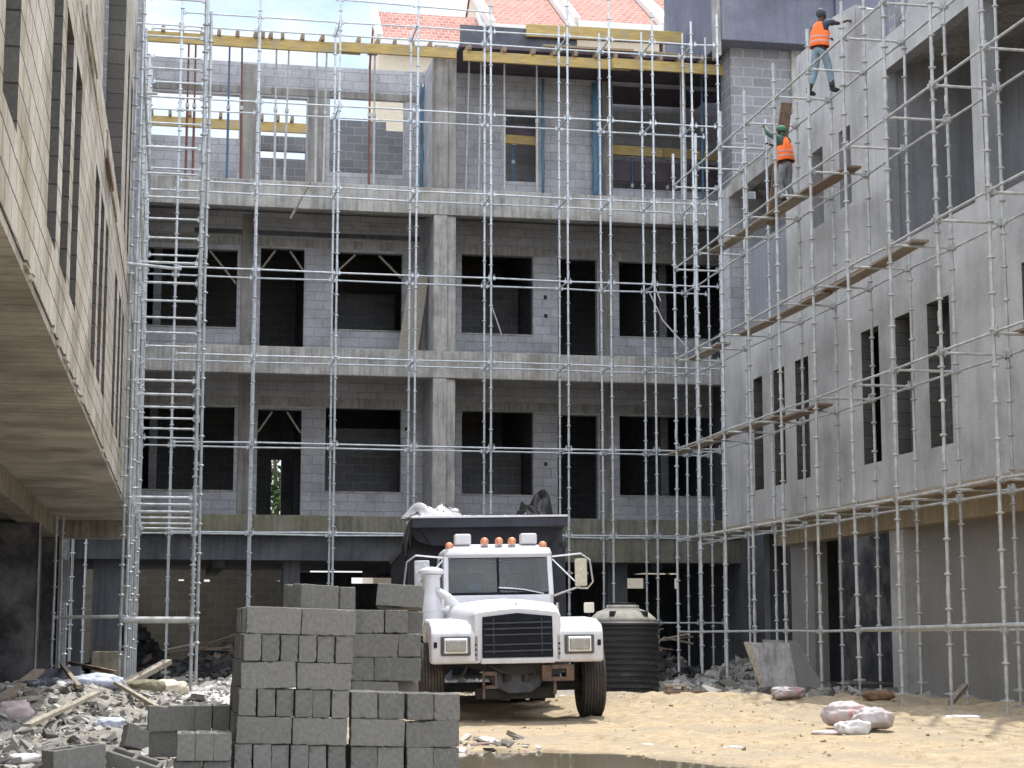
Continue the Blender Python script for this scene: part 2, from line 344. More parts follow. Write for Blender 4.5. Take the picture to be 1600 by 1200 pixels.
M['panel_blue'] = concrete_mat('blue grey render', (.15, .16, .205), dark=.8, scale=.8, contrast=.5, tint=(.23, .24, .28))
M['plastic_blue'] = simple_mat('blue plastic', (.09, .18, .26), rough=.5, scale=4, var=.3)

def ground_mat():
    m, nt, b = new_mat('site ground'); t = nt.nodes.new('ShaderNodeTexCoord'); ob = t.outputs['Object']
    s = nt.nodes.new('ShaderNodeSeparateXYZ'); L(nt, ob, s.inputs[0])
    n1 = noise(nt, ob, .9, 5); n2 = noise(nt, ob, 6, 7, .7); n3 = noise(nt, ob, 40, 4, .7)
    sand = ramp(nt, n2, [(.3, (.27, .205, .13)), (.48, (.40, .32, .21)), (.7, (.50, .41, .285))])
    sand = mixc(nt, ramp(nt, n1, [(.42, (0, 0, 0)), (.62, (.75, .75, .75))]), sand, (.32, .275, .21))
    dirt = ramp(nt, n2, [(.3, (.14, .13, .115)), (.5, (.27, .255, .225)), (.7, (.42, .40, .365))])
    fx = math_(nt, 'ADD', s.outputs[0], math_(nt, 'MULTIPLY', math_(nt, 'SUBTRACT', n1, .5), 3.5))
    k = ramp(nt, math_(nt, 'MULTIPLY', math_(nt, 'SUBTRACT', fx, 1.2), .6), [(0, (0, 0, 0)), (1, (1, 1, 1))])
    col = mixc(nt, k, dirt, sand)
    fy = math_(nt, 'ADD', s.outputs[1], math_(nt, 'MULTIPLY', n1, 3))
    far = ramp(nt, math_(nt, 'MULTIPLY', math_(nt, 'SUBTRACT', fy, 33.5), .5), [(0, (0, 0, 0)), (1, (1, 1, 1))])
    col = mixc(nt, far, col, mixc(nt, n2, (.20, .185, .165), (.36, .34, .31)))
    col = mixc(nt, .6, col, mixc(nt, 1, col, ramp(nt, n3, [(.3, (.65,)*3), (.7, (1.3,)*3)]), 'MULTIPLY'))
    # damp sand round the puddle
    vx = math_(nt, 'DIVIDE', math_(nt, 'SUBTRACT', s.outputs[0], 3.2), 1.65); vy = math_(nt, 'DIVIDE', math_(nt, 'SUBTRACT', s.outputs[1], 14.9), 2.95)
    d = math_(nt, 'SQRT', math_(nt, 'ADD', math_(nt, 'MULTIPLY', vx, vx), math_(nt, 'MULTIPLY', vy, vy)))
    d = math_(nt, 'ADD', d, math_(nt, 'MULTIPLY', math_(nt, 'SUBTRACT', n1, .5), .5))
    wet = ramp(nt, d, [(.95, (1, 1, 1)), (1.3, (0, 0, 0))])
    col = mixc(nt, math_(nt, 'MULTIPLY', wet, .75), col, (.20, .165, .11))
    L(nt, col, b.inputs['Base Color']); b.inputs['Roughness'].default_value = .95; b.inputs['Specular IOR Level'].default_value = .15
    bump(nt, b, mixc(nt, .5, n2, n3), .6, .03); return m
M['ground'] = ground_mat()

# ---------------------------------------------------------------- ground and puddle
def axis_pts(lo, hi, step, far_lo, far_hi):
    mid = np.arange(lo, hi, step); a = lo-np.geomspace(step, lo-far_lo, 26)[::-1]; b = hi+np.geomspace(step, far_hi-hi, 26); return np.concatenate([a, mid, b])
xs = axis_pts(-4.5, 13.0, .06, -400, 400); ys = axis_pts(13.5, 37, .07, -100, 900)
gx, gy = np.meshgrid(xs, ys); gh = ground_h(gx, gy)
me = bpy.data.meshes.new('ground'); nx, ny = len(xs), len(ys)
me.vertices.add(nx*ny); me.vertices.foreach_set('co', np.stack([gx.ravel(), gy.ravel(), gh.ravel()], 1).ravel())
i = (np.arange(ny-1)[:, None]*nx+np.arange(nx-1)[None, :]).ravel(); q = np.stack([i, i+1, i+nx+1, i+nx], 1)
me.loops.add(q.size); me.loops.foreach_set('vertex_index', q.ravel()); me.polygons.add(len(q)); me.polygons.foreach_set('loop_start', np.arange(0, q.size, 4))
me.polygons.foreach_set('use_smooth', np.ones(len(q), bool)); me.update(); me.validate(); me.materials.append(M['ground'])
g = bpy.data.objects.new('ground', me); COL.objects.link(g); tag(g, kind='structure', label='sand and rubble ground of the building site')
wm, wn, wb = new_mat('muddy water'); wb.inputs['Base Color'].default_value = (.19, .165, .12, 1); wb.inputs['Roughness'].default_value = .06; wb.inputs['Specular IOR Level'].default_value = .5
bump(wn, wb, noise(wn, coords(wn), 9, 2), .05, .01)
p = MB(); pts = [(3.2+2.3*math.cos(a), 14.9+3.6*math.sin(a), -.05) for a in np.linspace(0, 2*math.pi, 48, endpoint=False)]
p.add(pts, [tuple(range(48))]); tag(p.build('puddle', wm), kind='structure', label='muddy puddle lying in the sand')

# ================================================================ the facade building at the back
B = thing('unfinished_building', (6, 44, 0), 'grey unfinished block building with open slabs facing down the yard, behind the scaffold grid', 'building')
XL, XR = -2.2, 16.4
YS, YW, YB = 44.1, 46.3, 52.0        # slab edge, recessed corridor wall, back wall
def part(mb, name, mat, parent, **k): return mb.build(name, mat, parent, **k)
# slabs: edge beam + floor plate
for z0, z1, mt in ((3.48, 3.95, 'concrete_moss'), (7.38, 8.05, 'concrete_light'), (11.5, 12.18, 'concrete_light')):
    m = MB(); m.box(XL, XR, YS, YS+.3, z0, z1); part(m, 'slab_edge', M[mt], B, bevel=.015)
    m = MB(); m.box(XL, XR, YS+.3, YB, z1-.28, z1-.01); part(m, 'floor_slab', M['concrete'], B)
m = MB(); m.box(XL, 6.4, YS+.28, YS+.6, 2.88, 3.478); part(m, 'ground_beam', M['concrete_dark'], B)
m = MB(); m.box(6.4, XR, YS+.05, YS+.6, 2.88, 3.478); part(m, 'ground_beam', M['concrete_moss'], B)
# front columns
for z0, z1 in ((3.95, 7.38), (8.05, 11.5), (12.18, 15.9)):
    m = MB(); m.box(6.45, 6.80, YS+.02, YS+.5, z0, z1); m.box(6.803, 7.02, YS+.08, YS+.5, z0, z1-.01)
    part(m, 'column', M['concrete_light' if z0 < 12 else 'concrete'], B, bevel=.02)
for x0, x1 in ((-1.6, -.95), (6.3, 7.05), (11.0, 11.5), (14.2, 14.7), (-2.2, -1.8), (2.9, 3.3)):
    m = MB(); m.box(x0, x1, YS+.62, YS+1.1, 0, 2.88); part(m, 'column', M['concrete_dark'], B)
# recessed wall with its openings
H1 = [(-1.9, 1.71, 4.69, 6.81), (2.29, 3.40, 3.96, 6.77), (4.01, 5.95, 4.7, 6.85), (7.53, 9.41, 4.68, 6.85), (10.06, 11.14, 3.96, 6.8), (11.73, 15.2, 4.71, 6.82), (9.70, 9.79, 5.45, 5.55), (6.05, 6.14, 6.3, 6.4)]
H2 = [(-1.9, 1.70, 8.84, 10.86), (2.29, 3.41, 8.06, 10.95), (4.12, 5.95, 8.88, 10.92), (7.51, 9.41, 8.89, 10.99), (10.08, 11.15, 8.06, 10.98), (11.75, 15.2, 8.93, 10.96), (6.10, 6.19, 9.72, 9.82), (9.70, 9.79, 9.86, 9.97), (9.71, 9.80, 9.36, 9.46)]
H3 = [(-1.6, 1.67, 13.79, 14.96), (2.23, 3.41, 12.19, 14.96), (4.01, 5.96, 13.03, 15.05), (8.68, 9.54, 13.01, 14.98), (11.61, 15.2, 12.95, 15.85)]
for k, (H, z0, z1) in enumerate(((H1, 3.95, 7.76), (H2, 8.05, 11.88), (H3, 12.18, 15.85))):
    m = MB(); wall(m, XL, 6.47, z0, z1, H, FY(YW), .22)
    wall(m, 6.47, XR, z0, z1 if k < 2 else 15.9, H, FY(YW), .22)
    part(m, 'corridor_wall', M['block'], B)
for z0, z1 in ((6.86, 7.10), (10.99, 11.22)):                # cast lintel bands
    m = MB(); m.box(XL, 6.5, YW-.012, YW+.05, z0, z1); m.box(6.7, XR, YW-.012, YW+.05, z0+.0, z1); each(m, 'lintel', M['concrete_light'], B, bevel=.006)
m = MB(); m.box(XL, 6.45, YW-.02, YW+.05, 15.02, 15.2); part(m, 'lintel', M['concrete'], B)
for x0, x1, z0, z1 in ((1.80, 2.08, 3.95, 7.7), (1.80, 2.08, 8.05, 11.8), (1.75, 2.15, 12.18, 15.8), (11.2, 11.56, 3.95, 7.7), (11.2, 11.56, 8.05, 11.8), (11.15, 11.58, 12.18, 15.9), (3.45, 3.9, 12.18, 15.0)):
    m = MB(); m.box(x0, x1, YW-.03, YW+.1, z0, z1); part(m, 'pilaster', M['concrete'], B, bevel=.01)
for z0, z1 in ((3.95, 7.66), (8.05, 11.8), (12.18, 15.8)):    # fin wall behind the front column
    m = MB(); m.box(6.50, 6.68, YS+.5, YW, z0, z1); part(m, 'fin_wall', M['block'], B)
for (a, b_, c, d) in H1+H2:                                    # worn concrete sills
    if b_-a > 1.5:
        m = MB(); m.box(a+.01, b_-.01, YW-.02, YW+.24, c-.03, c+.012); part(m, 'window_sill', M['concrete_light'], B, bevel=.006)
# rooms behind: cross walls and the back wall
for x in (-.3, 3.7, 7.3, 9.75, 13.2):
    for z0, z1 in ((3.95, 7.76), (8.05, 11.89)):
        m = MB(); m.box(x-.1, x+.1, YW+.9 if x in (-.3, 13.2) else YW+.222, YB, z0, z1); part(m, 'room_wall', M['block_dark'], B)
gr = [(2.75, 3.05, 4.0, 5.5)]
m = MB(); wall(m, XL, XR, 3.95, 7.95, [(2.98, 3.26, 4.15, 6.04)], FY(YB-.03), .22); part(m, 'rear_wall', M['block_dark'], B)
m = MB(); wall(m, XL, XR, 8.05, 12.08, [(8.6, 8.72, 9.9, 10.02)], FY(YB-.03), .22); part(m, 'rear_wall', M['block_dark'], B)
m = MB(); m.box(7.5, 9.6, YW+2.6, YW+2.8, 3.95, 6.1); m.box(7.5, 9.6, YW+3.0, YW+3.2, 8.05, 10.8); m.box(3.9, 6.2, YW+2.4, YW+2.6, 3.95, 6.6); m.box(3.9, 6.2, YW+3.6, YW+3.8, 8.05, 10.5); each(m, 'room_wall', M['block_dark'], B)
for x in (4.35, 4.92, 5.5, 2.45):
    m = MB(); m.box(x, x+.38, YW-.035, YW+.02, 11.42, 11.62); part(m, 'protruding_block', M['block'], B, bevel=.01)
m = MB(); m.box(.6, 6.4, YW-.02, YW+.04, 11.28, 11.40); part(m, 'ledge', M['concrete_dark'], B)  # dark strip that paints in the shadowed band below the slab
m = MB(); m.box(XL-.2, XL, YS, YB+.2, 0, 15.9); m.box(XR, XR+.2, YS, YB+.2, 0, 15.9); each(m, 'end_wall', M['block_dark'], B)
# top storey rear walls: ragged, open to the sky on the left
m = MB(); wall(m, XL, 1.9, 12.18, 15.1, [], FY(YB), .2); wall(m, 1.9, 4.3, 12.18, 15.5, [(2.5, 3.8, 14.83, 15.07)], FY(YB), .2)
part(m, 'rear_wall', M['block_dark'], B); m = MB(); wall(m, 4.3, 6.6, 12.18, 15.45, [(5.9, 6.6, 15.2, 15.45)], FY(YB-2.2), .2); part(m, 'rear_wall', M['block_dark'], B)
m = MB(); wall(m, 6.6, XR, 12.18, 16.2, [(10.1, 11.2, 12.2, 14.6)], FY(YW+2.2), .2); part(m, 'rear_wall', M['block'], B)
# ground storey rear walls
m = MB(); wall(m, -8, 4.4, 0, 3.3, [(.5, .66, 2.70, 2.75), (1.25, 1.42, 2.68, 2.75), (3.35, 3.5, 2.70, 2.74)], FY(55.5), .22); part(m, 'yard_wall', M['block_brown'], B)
m = MB(); m.box(-1.75, -1.2, 54.9, 54.95, .2, 2.5); m.box(-1.15, -.95, 54.8, 54.95, .1, 2.6); each(m, 'door_panel', M['concrete_moss'], B)
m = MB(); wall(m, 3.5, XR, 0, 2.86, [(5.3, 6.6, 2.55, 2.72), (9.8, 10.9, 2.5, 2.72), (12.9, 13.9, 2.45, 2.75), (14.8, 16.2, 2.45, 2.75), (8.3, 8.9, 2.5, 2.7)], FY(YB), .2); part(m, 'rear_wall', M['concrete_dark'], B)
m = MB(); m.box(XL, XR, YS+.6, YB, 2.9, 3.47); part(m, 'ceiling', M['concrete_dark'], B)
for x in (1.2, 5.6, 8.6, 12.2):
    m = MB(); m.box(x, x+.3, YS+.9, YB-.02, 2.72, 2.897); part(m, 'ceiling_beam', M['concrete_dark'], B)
# block pier at the left end, up past the formwork
m = MB(); m.box(-1.9, -.74, 43.75, 44.09, 3.95, 18.2); part(m, 'end_pier', M['block_grey'], B)
# top deck of the right half: shuttering
m = MB(); m.box(7.1, 14.6, YS+.15, YW+2.1, 15.92, 16.0); part(m, 'deck_shuttering', M['ply_purple'], B)
m = MB(); m.box(7.35, 10.5, YS+1.6, YS+1.66, 16.0, 17.02); part(m, 'edge_shuttering', M['ply_dark'], B)
m = MB(); m.box(10.5, 14.4, YS+1.7, YS+1.76, 16.0, 16.62); part(m, 'edge_shuttering', M['ply_dark'], B)
m = MB(); m.box(8.72, 9.52, YW+.3, YW+.36, 14.35, 14.66); m.box(11.65, 15.0, YW+.5, YW+.56, 13.3, 13.85); each(m, 'lintel_shuttering', M['ply_purple'], B)

def timber(name, a, b_, wd, ht, mat, label, cat, group=None, up=(0, 0, 1)):
    a = Vector(a); b_ = Vector(b_); o = (a+b_)/2; m = MB(); m.bar(a-o, b_-o, wd, ht, up); ob = m.build(name, M[mat] if isinstance(mat, str) else mat, None, bevel=min(wd, ht)*.08); ob.location = o
    return tag(ob, label, cat, group)
# yellow formwork beams and the joist ends on top
GB = 'formwork timber on the unfinished roof'
timber('formwork_beam', (-.72, 43.98, 15.62), (4.55, 43.98, 15.60), .09, .27, 'beam_yellow', 'long yellow formwork beam crossing the open sky, left half of the top edge', 'beam', GB)
timber('formwork_beam', (4.0, 43.86, 15.60), (6.95, 43.86, 15.60), .09, .25, 'beam_yellow', 'yellow formwork beam ending at the tall column on the left', 'beam', GB)
timber('formwork_beam', (7.15, 43.98, 15.60), (11.5, 43.98, 15.60), .09, .26, 'beam_yellow', 'yellow formwork beam starting right of the tall column', 'beam', GB)
timber('formwork_beam', (11.0, 43.86, 15.60), (14.0, 43.86, 15.58), .09, .26, 'beam_yellow', 'yellow formwork beam reaching the grey annex wall', 'beam', GB)
timber('formwork_beam', (9.1, 45.6, 16.93), (13.4, 45.6, 16.98), .12, .34, 'beam_yellow', 'pale yellow beam lying on the dark edge panel below the tiled roofs', 'beam', GB)
timber('formwork_beam', (-1.9, 50.5, 15.35), (4.2, 50.5, 15.33), .1, .28, 'beam_yellow', 'yellow beam seen through the two open top floor windows on the left', 'beam', GB)
timber('formwork_beam', (8.66, YW+.26, 14.22), (9.56, YW+.26, 14.2), .1, .24, 'beam_yellow', 'short yellow beam under the lintel form of the narrow window', 'beam', GB)
timber('formwork_beam', (11.62, YW+.42, 14.12), (13.1, YW+.42, 14.1), .1, .26, 'beam_yellow', 'bright yellow beam in the wide opening, left piece', 'beam', GB)
timber('formwork_beam', (12.95, YW+.54, 14.14), (15.1, YW+.54, 14.1), .1, .26, 'beam_yellow', 'bright yellow beam in the wide opening, right piece', 'beam', GB)
i = 0
jx = [-.3, .15, .65, 1.05, 1.5, 1.95, 2.12, 2.32, 2.6, 3.1, 3.6, 4.5, 4.98, 5.4, 5.85, 6.3, 7.3, 7.75, 8.2, 8.95, 9.5, 10.05, 10.6, 11.1, 11.7, 12.3, 12.8, 13.4, 13.9]
for i, x in enumerate(jx):
    o = timber('joist', (x, 43.86, 15.80+random.uniform(-.01, .02)), (x+random.uniform(-.04, .04), 44.45, 15.82), .09, .14, 'joist',
               'short timber joist end resting across the yellow roof beam', 'joist', 'joist ends on the yellow roof beam')
for i, x in enumerate((-.6, -.1, .45, .85, 1.3, 2.45, 2.9, 3.3)):
    timber('joist', (x, 50.3, 15.56), (x, 51.4, 15.56), .09, .14, 'joist', 'timber joist end on the beam behind the open windows', 'joist', 'joist ends behind the windows')
timber('loose_plank', (9.2, 44.0, 15.98), (11.6, 44.1, 16.03), .2, .06, 'joist', 'loose brown plank lying along the joists, nearer the middle', 'plank')
timber('loose_plank', (11.9, 44.0, 15.98), (13.9, 44.1, 15.96), .2, .06, 'joist', 'loose brown plank lying along the joists near the annex', 'plank')
timber('leaning_plank', (2.88, 43.95, 11.2), (3.32, 43.8, 12.1), .1, .03, 'plank_pale', 'pale plank tilted across the third floor slab edge', 'plank')

# steel props
def prop(x, y, z0, z1, mat, label, r=.032, lean=0):
    t = thing('steel_prop', (x, y, z0), label, 'prop', 'steel props under the roof formwork')
    h = z1-z0; m = MB(); m.tube((x, y, z0+.02), (x+lean*.55, y, z0+h*.55), r, 8); part(m, 'outer_tube', M[mat], t, smooth=False)
    m = MB(); m.tube((x+lean*.55, y, z0+h*.55), (x+lean, y, z1-.02), r*.75, 8); part(m, 'inner_tube', M[mat], t)
    m = MB(); m.box(x-.07, x+.07, y-.07, y+.07, z0, z0+.015); m.box(x+lean-.07, x+lean+.07, y-.07, y+.07, z1-.02, z1-.003); m.tube((x+lean*.55, y, z0+h*.55-.05), (x+lean*.55, y, z0+h*.55+.05), r*1.5, 8); each(m, 'end_plate', M['prop_grey'], t)
PR = [(290.6, 'prop_red', 0, 'thin dark red prop left of the first window, outer one'), (301.6, 'prop_red', 0, 'thin dark red prop left of the first window, inner one'),
 (355, 'prop_blue', 0, 'blue prop in front of the left open window'), (376.6, 'prop_red', -.03, 'red prop beside the left open window'),
 (429, 'prop_grey', 0, 'grey prop in the top floor doorway, left one'), (444.7, 'prop_grey', .06, 'grey prop in the top floor doorway, right one'),
 (493, 'prop_grey', 0, 'grey prop on the pier right of the doorway, left of a pair'), (505.6, 'prop_grey', .04, 'grey prop on the pier right of the doorway, right of a pair'),
 (576.6, 'prop_red', 0, 'rusty brown prop in front of the square window'), (584, 'prop_grey', 0, 'grey prop just right of the rusty brown one'),
 (727, 'prop_grey', .1, 'grey prop standing nearest right of the tall column'), (747, 'prop_grey', .08, 'grey prop second right of the tall column'),
 (788, 'prop_grey', 0, 'pale prop at the left jamb of the narrow window'), (839, 'prop_grey', 0, 'pale prop at the right jamb of the narrow window'),
 (935, 'prop_blue', 0, 'blue prop left of the wide opening'), (988, 'prop_blue', 0, 'blue prop in the wide opening under the left yellow piece'), (1005.6, 'prop_blue', 0, 'blue prop in the wide opening, second from the left'),
 (1043, 'prop_red', 0, 'brown prop in the middle of the wide opening'), (1065, 'prop_grey', 0, 'grey prop in the wide opening, left of two close ones'), (1071, 'prop_grey', 0, 'grey prop in the wide opening, right of two close ones'), (1098, 'prop_blue', 0, 'blue prop near the right end of the wide opening')]
for u, mt, ln, lb in PR:
    x = onY(u, 250, 44.75).x; top = 15.76 if x < 6.6 else 15.9
    if 'under the left' in lb or 'second from the left' in lb or 'middle of the wide' in lb: prop(onY(u, 250, YW+.45).x, YW+.45, 12.18, 13.95, mt, lb)
    else: prop(x, 44.75, 12.185, top, mt, lb, lean=ln)
prop(onY(802, 250, YW+.27).x, YW+.27, 13.02, 14.08, 'prop_blue', 'short blue prop standing inside the narrow window')
# blue plastic down-sheets
for u0, u1, z0, z1, y, lb in ((656, 662, 12.2, 15.4, 45.9, 'narrow blue plastic strip hanging left of the tall column'), (846, 851, 12.3, 15.8, 46.1, 'blue board standing right of the narrow window'), (926, 941, 12.6, 15.8, 46.15, 'wide faded blue plastic strip against the pier')):
    x0, x1 = onY(u0, 200, y).x, onY(u1, 200, y).x; m = MB(); n = 14
    vs = []; fs = []
    for k in range(n):
        z = z0+(z1-z0)*k/(n-1)
        for a in range(5): vs.append(((x0+(x1-x0)*a/4+random.uniform(-.02, .02))-x0, random.uniform(-.03, .03), z-z0))
    fs = [(k*5+a, k*5+a+1, k*5+a+6, k*5+a+5) for k in range(n-1) for a in range(4)]
    m.add(vs, fs); o = m.build('plastic_sheet', M['plastic_blue'], None, smooth=True); o.location = (x0, y, z0); sm = o.modifiers.new('thick', 'SOLIDIFY'); sm.thickness = .01
    tag(o, lb, 'plastic sheet')
# leaning shutter panels and battens in the corridor (2nd floor)
timber('shutter_panel', (5.95, 45.2, 8.1), (6.25, 45.3, 10.2), .5, .06, 'plank_pale', 'weathered shutter board leaning in the corridor left of the column', 'board', up=(0, 1, 0))
timber('shutter_panel', (6.25, 45.6, 8.1), (6.33, 45.7, 9.4), .22, .05, 'joist', 'narrow brown board leaning behind the weathered shutter board', 'board', up=(0, 1, 0))
def pairlean(x0, x1, zc, zs, where):
    m = 0
    timber('window_brace', (x0+.02, YW+.1, zc), (x0+(x1-x0)*.33, YW+.1, zs), .06, .05, 'plank_pale', f'pale diagonal batten in the left top corner of {where}', 'batten')
    timber('window_brace', (x1-.02, YW+.1, zc), (x1-(x1-x0)*.33, YW+.1, zs), .06, .05, 'plank_pale', f'pale diagonal batten in the right top corner of {where}', 'batten')
pairlean(2.29, 3.41, 10.4, 10.9, 'the upper doorway'); pairlean(2.29, 3.40, 6.2, 6.72, 'the lower doorway'); pairlean(4.12, 5.95, 10.3, 10.87, 'the upper square window')
timber('window_brace', (1.68, YW+.1, 10.0), (1.0, YW+.1, 10.83), .07, .05, 'plank_pale', 'long diagonal batten in the upper left window behind the tower', 'batten')
timber('window_post', (5.03, YW+.08, 8.9), (5.03, YW+.08, 10.9), .05, .05, 'plank_pale', 'thin upright batten halving the upper square window', 'batten')
timber('window_post', (-.2, YW+.08, 8.86), (-.2, YW+.08, 10.84), .1, .05, 'plank_brown', 'brown upright batten in the upper left window', 'batten')

# ================================================================ annex with the dark upper box, far right
A = thing('annex_building', (15, 44, 0), 'block walled annex with a dark blue grey upper box behind the top man', 'building')
m = MB(); m.box(13.94, 17.6, 43.2, 43.42, 9.0, 16.0); m.box(13.94, 14.16, 43.42, 44.05, 9.0, 16.0); each(m, 'wall', M['block_grey'], A)
m = MB(); m.box(15.55, 15.95, 43.12, 43.2, 9.0, 16.0); part(m, 'column', M['concrete_light'], A)
m = MB(); m.box(13.55, 16.55, 42.6, 48, 15.98, 20.5); part(m, 'upper_box', M['panel_blue'], A, bevel=.02)
m = MB(); m.box(13.46, 13.55, 42.7, 43.2, 15.6, 20.5); m.box(14.1, 16.45, 42.45, 42.6, 17.28, 17.46); each(m, 'ledge', M['concrete_light'], A, bevel=.01)
m = MB(); m.box(14.3, 16.5, 42.52, 42.6, 17.5, 20); part(m, 'upper_panel', simple_mat('pink render', (.50, .36, .30), var=.1), A)
m = MB(); m.box(16.55, 20, 42.5, 48, 14, 20.5); part(m, 'side_block', M['panel_blue'], A)
m = MB(); m.box(14.3, 17.4, 43.6, 50, .0, 9.0); part(m, 'lower_block', M['concrete_dark'], A)

# ================================================================ right building
G = thing('rendered_building', (12.5, 24, 0), 'grey rendered building with tall slot windows along the right side of the yard', 'building')
slots = [(36.92, 37.51), (35.5, 36.19), (34.07, 34.84), (30.43, 31.26), (28.97, 29.68), (27.43, 28.31), (24.0, 24.85), (22.4, 23.2), (20.9, 21.7), (17, 17.9), (15.5, 16.3)]
slots = [(a, b_, 4.16+random.uniform(-.02, .02), 6.58) for a, b_ in slots]
m = MB(); wall(m, 8, 39.6, 3.5, 7.75, slots, FX(12.5), .24, 1); part(m, 'wall', [M['plaster'], M['jamb']], G)
up = [(33.0, 33.61, 9.05, 10.58), (31.53, 32.13, 9.1, 10.6), (26.33, 29.87, 7.86, 11.1), (21.6, 25.96, 7.8, 11.1), (16, 20, 7.8, 11.1)]
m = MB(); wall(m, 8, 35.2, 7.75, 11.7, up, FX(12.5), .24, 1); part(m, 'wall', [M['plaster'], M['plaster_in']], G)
# ragged parapet pieces
m = MB()
for pl in ([(31.1, 11.7), (34.2, 11.7), (34.15, 12.5), (34.1, 12.82), (33.2, 12.8), (32.3, 12.95), (31.15, 12.8)], [(30.5, 11.7), (31.1, 11.7), (31.1, 12.75), (30.5, 12.5)], [(8, 11.7), (28.9, 11.7), (28.7, 12.0), (27.6, 12.35), (26.9, 12.2), (26.0, 13.0), (8, 13.1)]):
    m.prism(pl, lambda a, b_, w_: (12.5+w_, a, b_), 0, .24)
part(m, 'parapet', M['plaster'], G)
m = MB(); m.box(12.5, 13.3, 34.2, 34.42, 11.7, 12.82); part(m, 'parapet_return', M['plaster'], G)
m = MB(); m.box(12.52, 13.9, 39.1, 39.6, 7.75, 11.0); part(m, 'corner_pier', M['block'], G)
m = MB(); m.box(12.52, 12.8, 35.2, 39.6, 11.0, 11.28); part(m, 'bay_lintel', M['concrete_light'], G, bevel=.01)
m = MB(); m.box(12.85, 13.05, 35.2, 39.1, 7.75, 9.75); part(m, 'bay_wall', M['plaster_blue'], G)
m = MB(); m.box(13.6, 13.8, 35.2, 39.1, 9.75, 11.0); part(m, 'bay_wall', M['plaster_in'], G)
for z0, z1 in ((3.42, 3.72), (7.5, 7.74), (11.3, 11.55)):
    m = MB(); m.box(12.75, 20, 8, 39.6 if z0 > 4 else 39.5, z0, z1); part(m, 'floor_slab', M['concrete'], G)
m = MB(); m.box(14.6, 14.8, 8, 29.95, 7.75, 11.3); each(m, 'inner_wall', M['plaster_in'], G)
m = MB(); m.box(12.75, 14.6, 29.9, 30.1, 7.75, 11.3); m.box(13.6, 14.6, 26.0, 26.3, 7.75, 11.3); m.box(12.75, 13.1, 27.0, 27.02, 7.75, 7.76); each(m, 'inner_wall', M['plaster_in'], G)
m = MB(); m.box(13.25, 13.45, 22, 39.4, 3.72, 7.5); part(m, 'inner_wall', M['block_dark'], G)
m = MB(); m.box(13.3, 20, 39.3, 39.5, 3.5, 11.3); part(m, 'end_wall', M['block_grey'], G)
m = MB(); m.box(14.8, 15.0, 8, 35, 11.56, 14.2); m.box(13.2, 13.4, 28.2, 30.9, 11.56, 13.6); each(m, 'top_wall', M['block_grey'], G)
# ground storey
m = MB(); m.box(13.1, 13.5, 8, 38.0, 3.0, 3.42); part(m, 'beam', M['beam_tan'], G, bevel=.01)
m = MB(); m.box(12.5, 13.1, 8, 39.5, 3.418, 3.498); part(m, 'soffit', M['beam_tan'], G)
m = MB(); m.box(13.2, 13.55, 31.25, 31.9, 0, 3.0); part(m, 'column', M['plaster'], G, bevel=.01)
m = MB(); m.box(13.45, 13.65, 8, 31.25, -.1, 3.0); part(m, 'wall', M['plaster_brown'], G)
m = MB(); m.box(13.3, 13.6, 36.2, 37.6, -.1, 3.0); part(m, 'wall', M['plaster_brown'], G)
m = MB(); m.box(16.5, 16.7, 31, 44, -.1, 3.5); m.box(13.7, 16.49, 31.3, 31.5, -.1, 3.5); m.box(14.6, 14.75, 33.8, 35, -.1, 2.2); each(m, 'inner_wall', M['render_dark'], G)  # dark render puts the shade inside the bay into the wall colour
m = MB(); m.box(14.2, 14.6, 38.2, 38.6, -.1, 3.42); m.box(13.3, 13.7, 39.0, 39.4, -.1, 3.42); each(m, 'column', M['concrete_dark'], G)

# ================================================================ left building (its line runs a touch off the yard's)
LB = thing('cantilevered_building', (0, 0, 0), 'pale bleached block building overhanging the left side of the yard with narrow slot windows', 'building', rot=(0, 0, -R(.635)), local=True)
LX = -1.075
def lpart(mb, name, mat, **k): return mb.build(name, mat, LB, local=True, **k)
def leach(mb, name, mat, **k): return each(mb, name, mat, LB, local=True, **k)
ls = []
for a, b_ in ((7.6, 8.5), (9.0, 9.9), (10.4, 11.31), (13.9, 14.83), (15.35, 16.26), (16.73, 17.65), (20.66, 21.55), (22.05, 22.91), (23.46, 24.25), (26.79, 27.7), (28.5, 29.4), (30.1, 30.9), (33.4, 34.2), (35.0, 35.8)):
    ls.append((a, b_, 4.13, 6.37))
LF = lambda u, w_, z: (LX-w_, u, z)
m = MB(); wall(m, 4, 38.6, 3.5, 6.95, ls, LF, .26, 1); lpart(m, 'wall', [M['block_cream'], M['jamb']])
m = MB(); wall(m, 4, 21.4, 7.3, 14, [(18.3, 19.4, 9.0, 11), (15.2, 15.9, 8.2, 13)], LF, .26, 1); wall(m, 28.0, 33.2, 7.3, 14.5, [(29.5, 30.2, 7.6, 10.6), (31.2, 31.9, 7.6, 10.6)], LF, .26, 1); wall(m, 33.2, 38.0, 7.3, 7.8, [], LF, .26, 1)
wall(m, 21.4, 28, 7.3, 7.5, [], LF, .26, 1); lpart(m, 'wall', [M['block_cream'], M['jamb']])
m = MB()
t_ = 4.0
while t_ < 38:      # rough cast band between the storeys, in pour lengths
    e = min(t_+random.uniform(1.2, 2.4), 38.4); d_ = random.uniform(0, .035); m.box(LX-.24, LX+d_, t_, e, 6.95+random.uniform(0, .03), 7.3+random.uniform(-.03, .05)); t_ = e+.002
lpart(m, 'band', concrete_mat('streaked band concrete', (.50, .46, .38), dark=.5, moss=(.20, .18, .11), scale=2), bevel=.01)
m = MB()
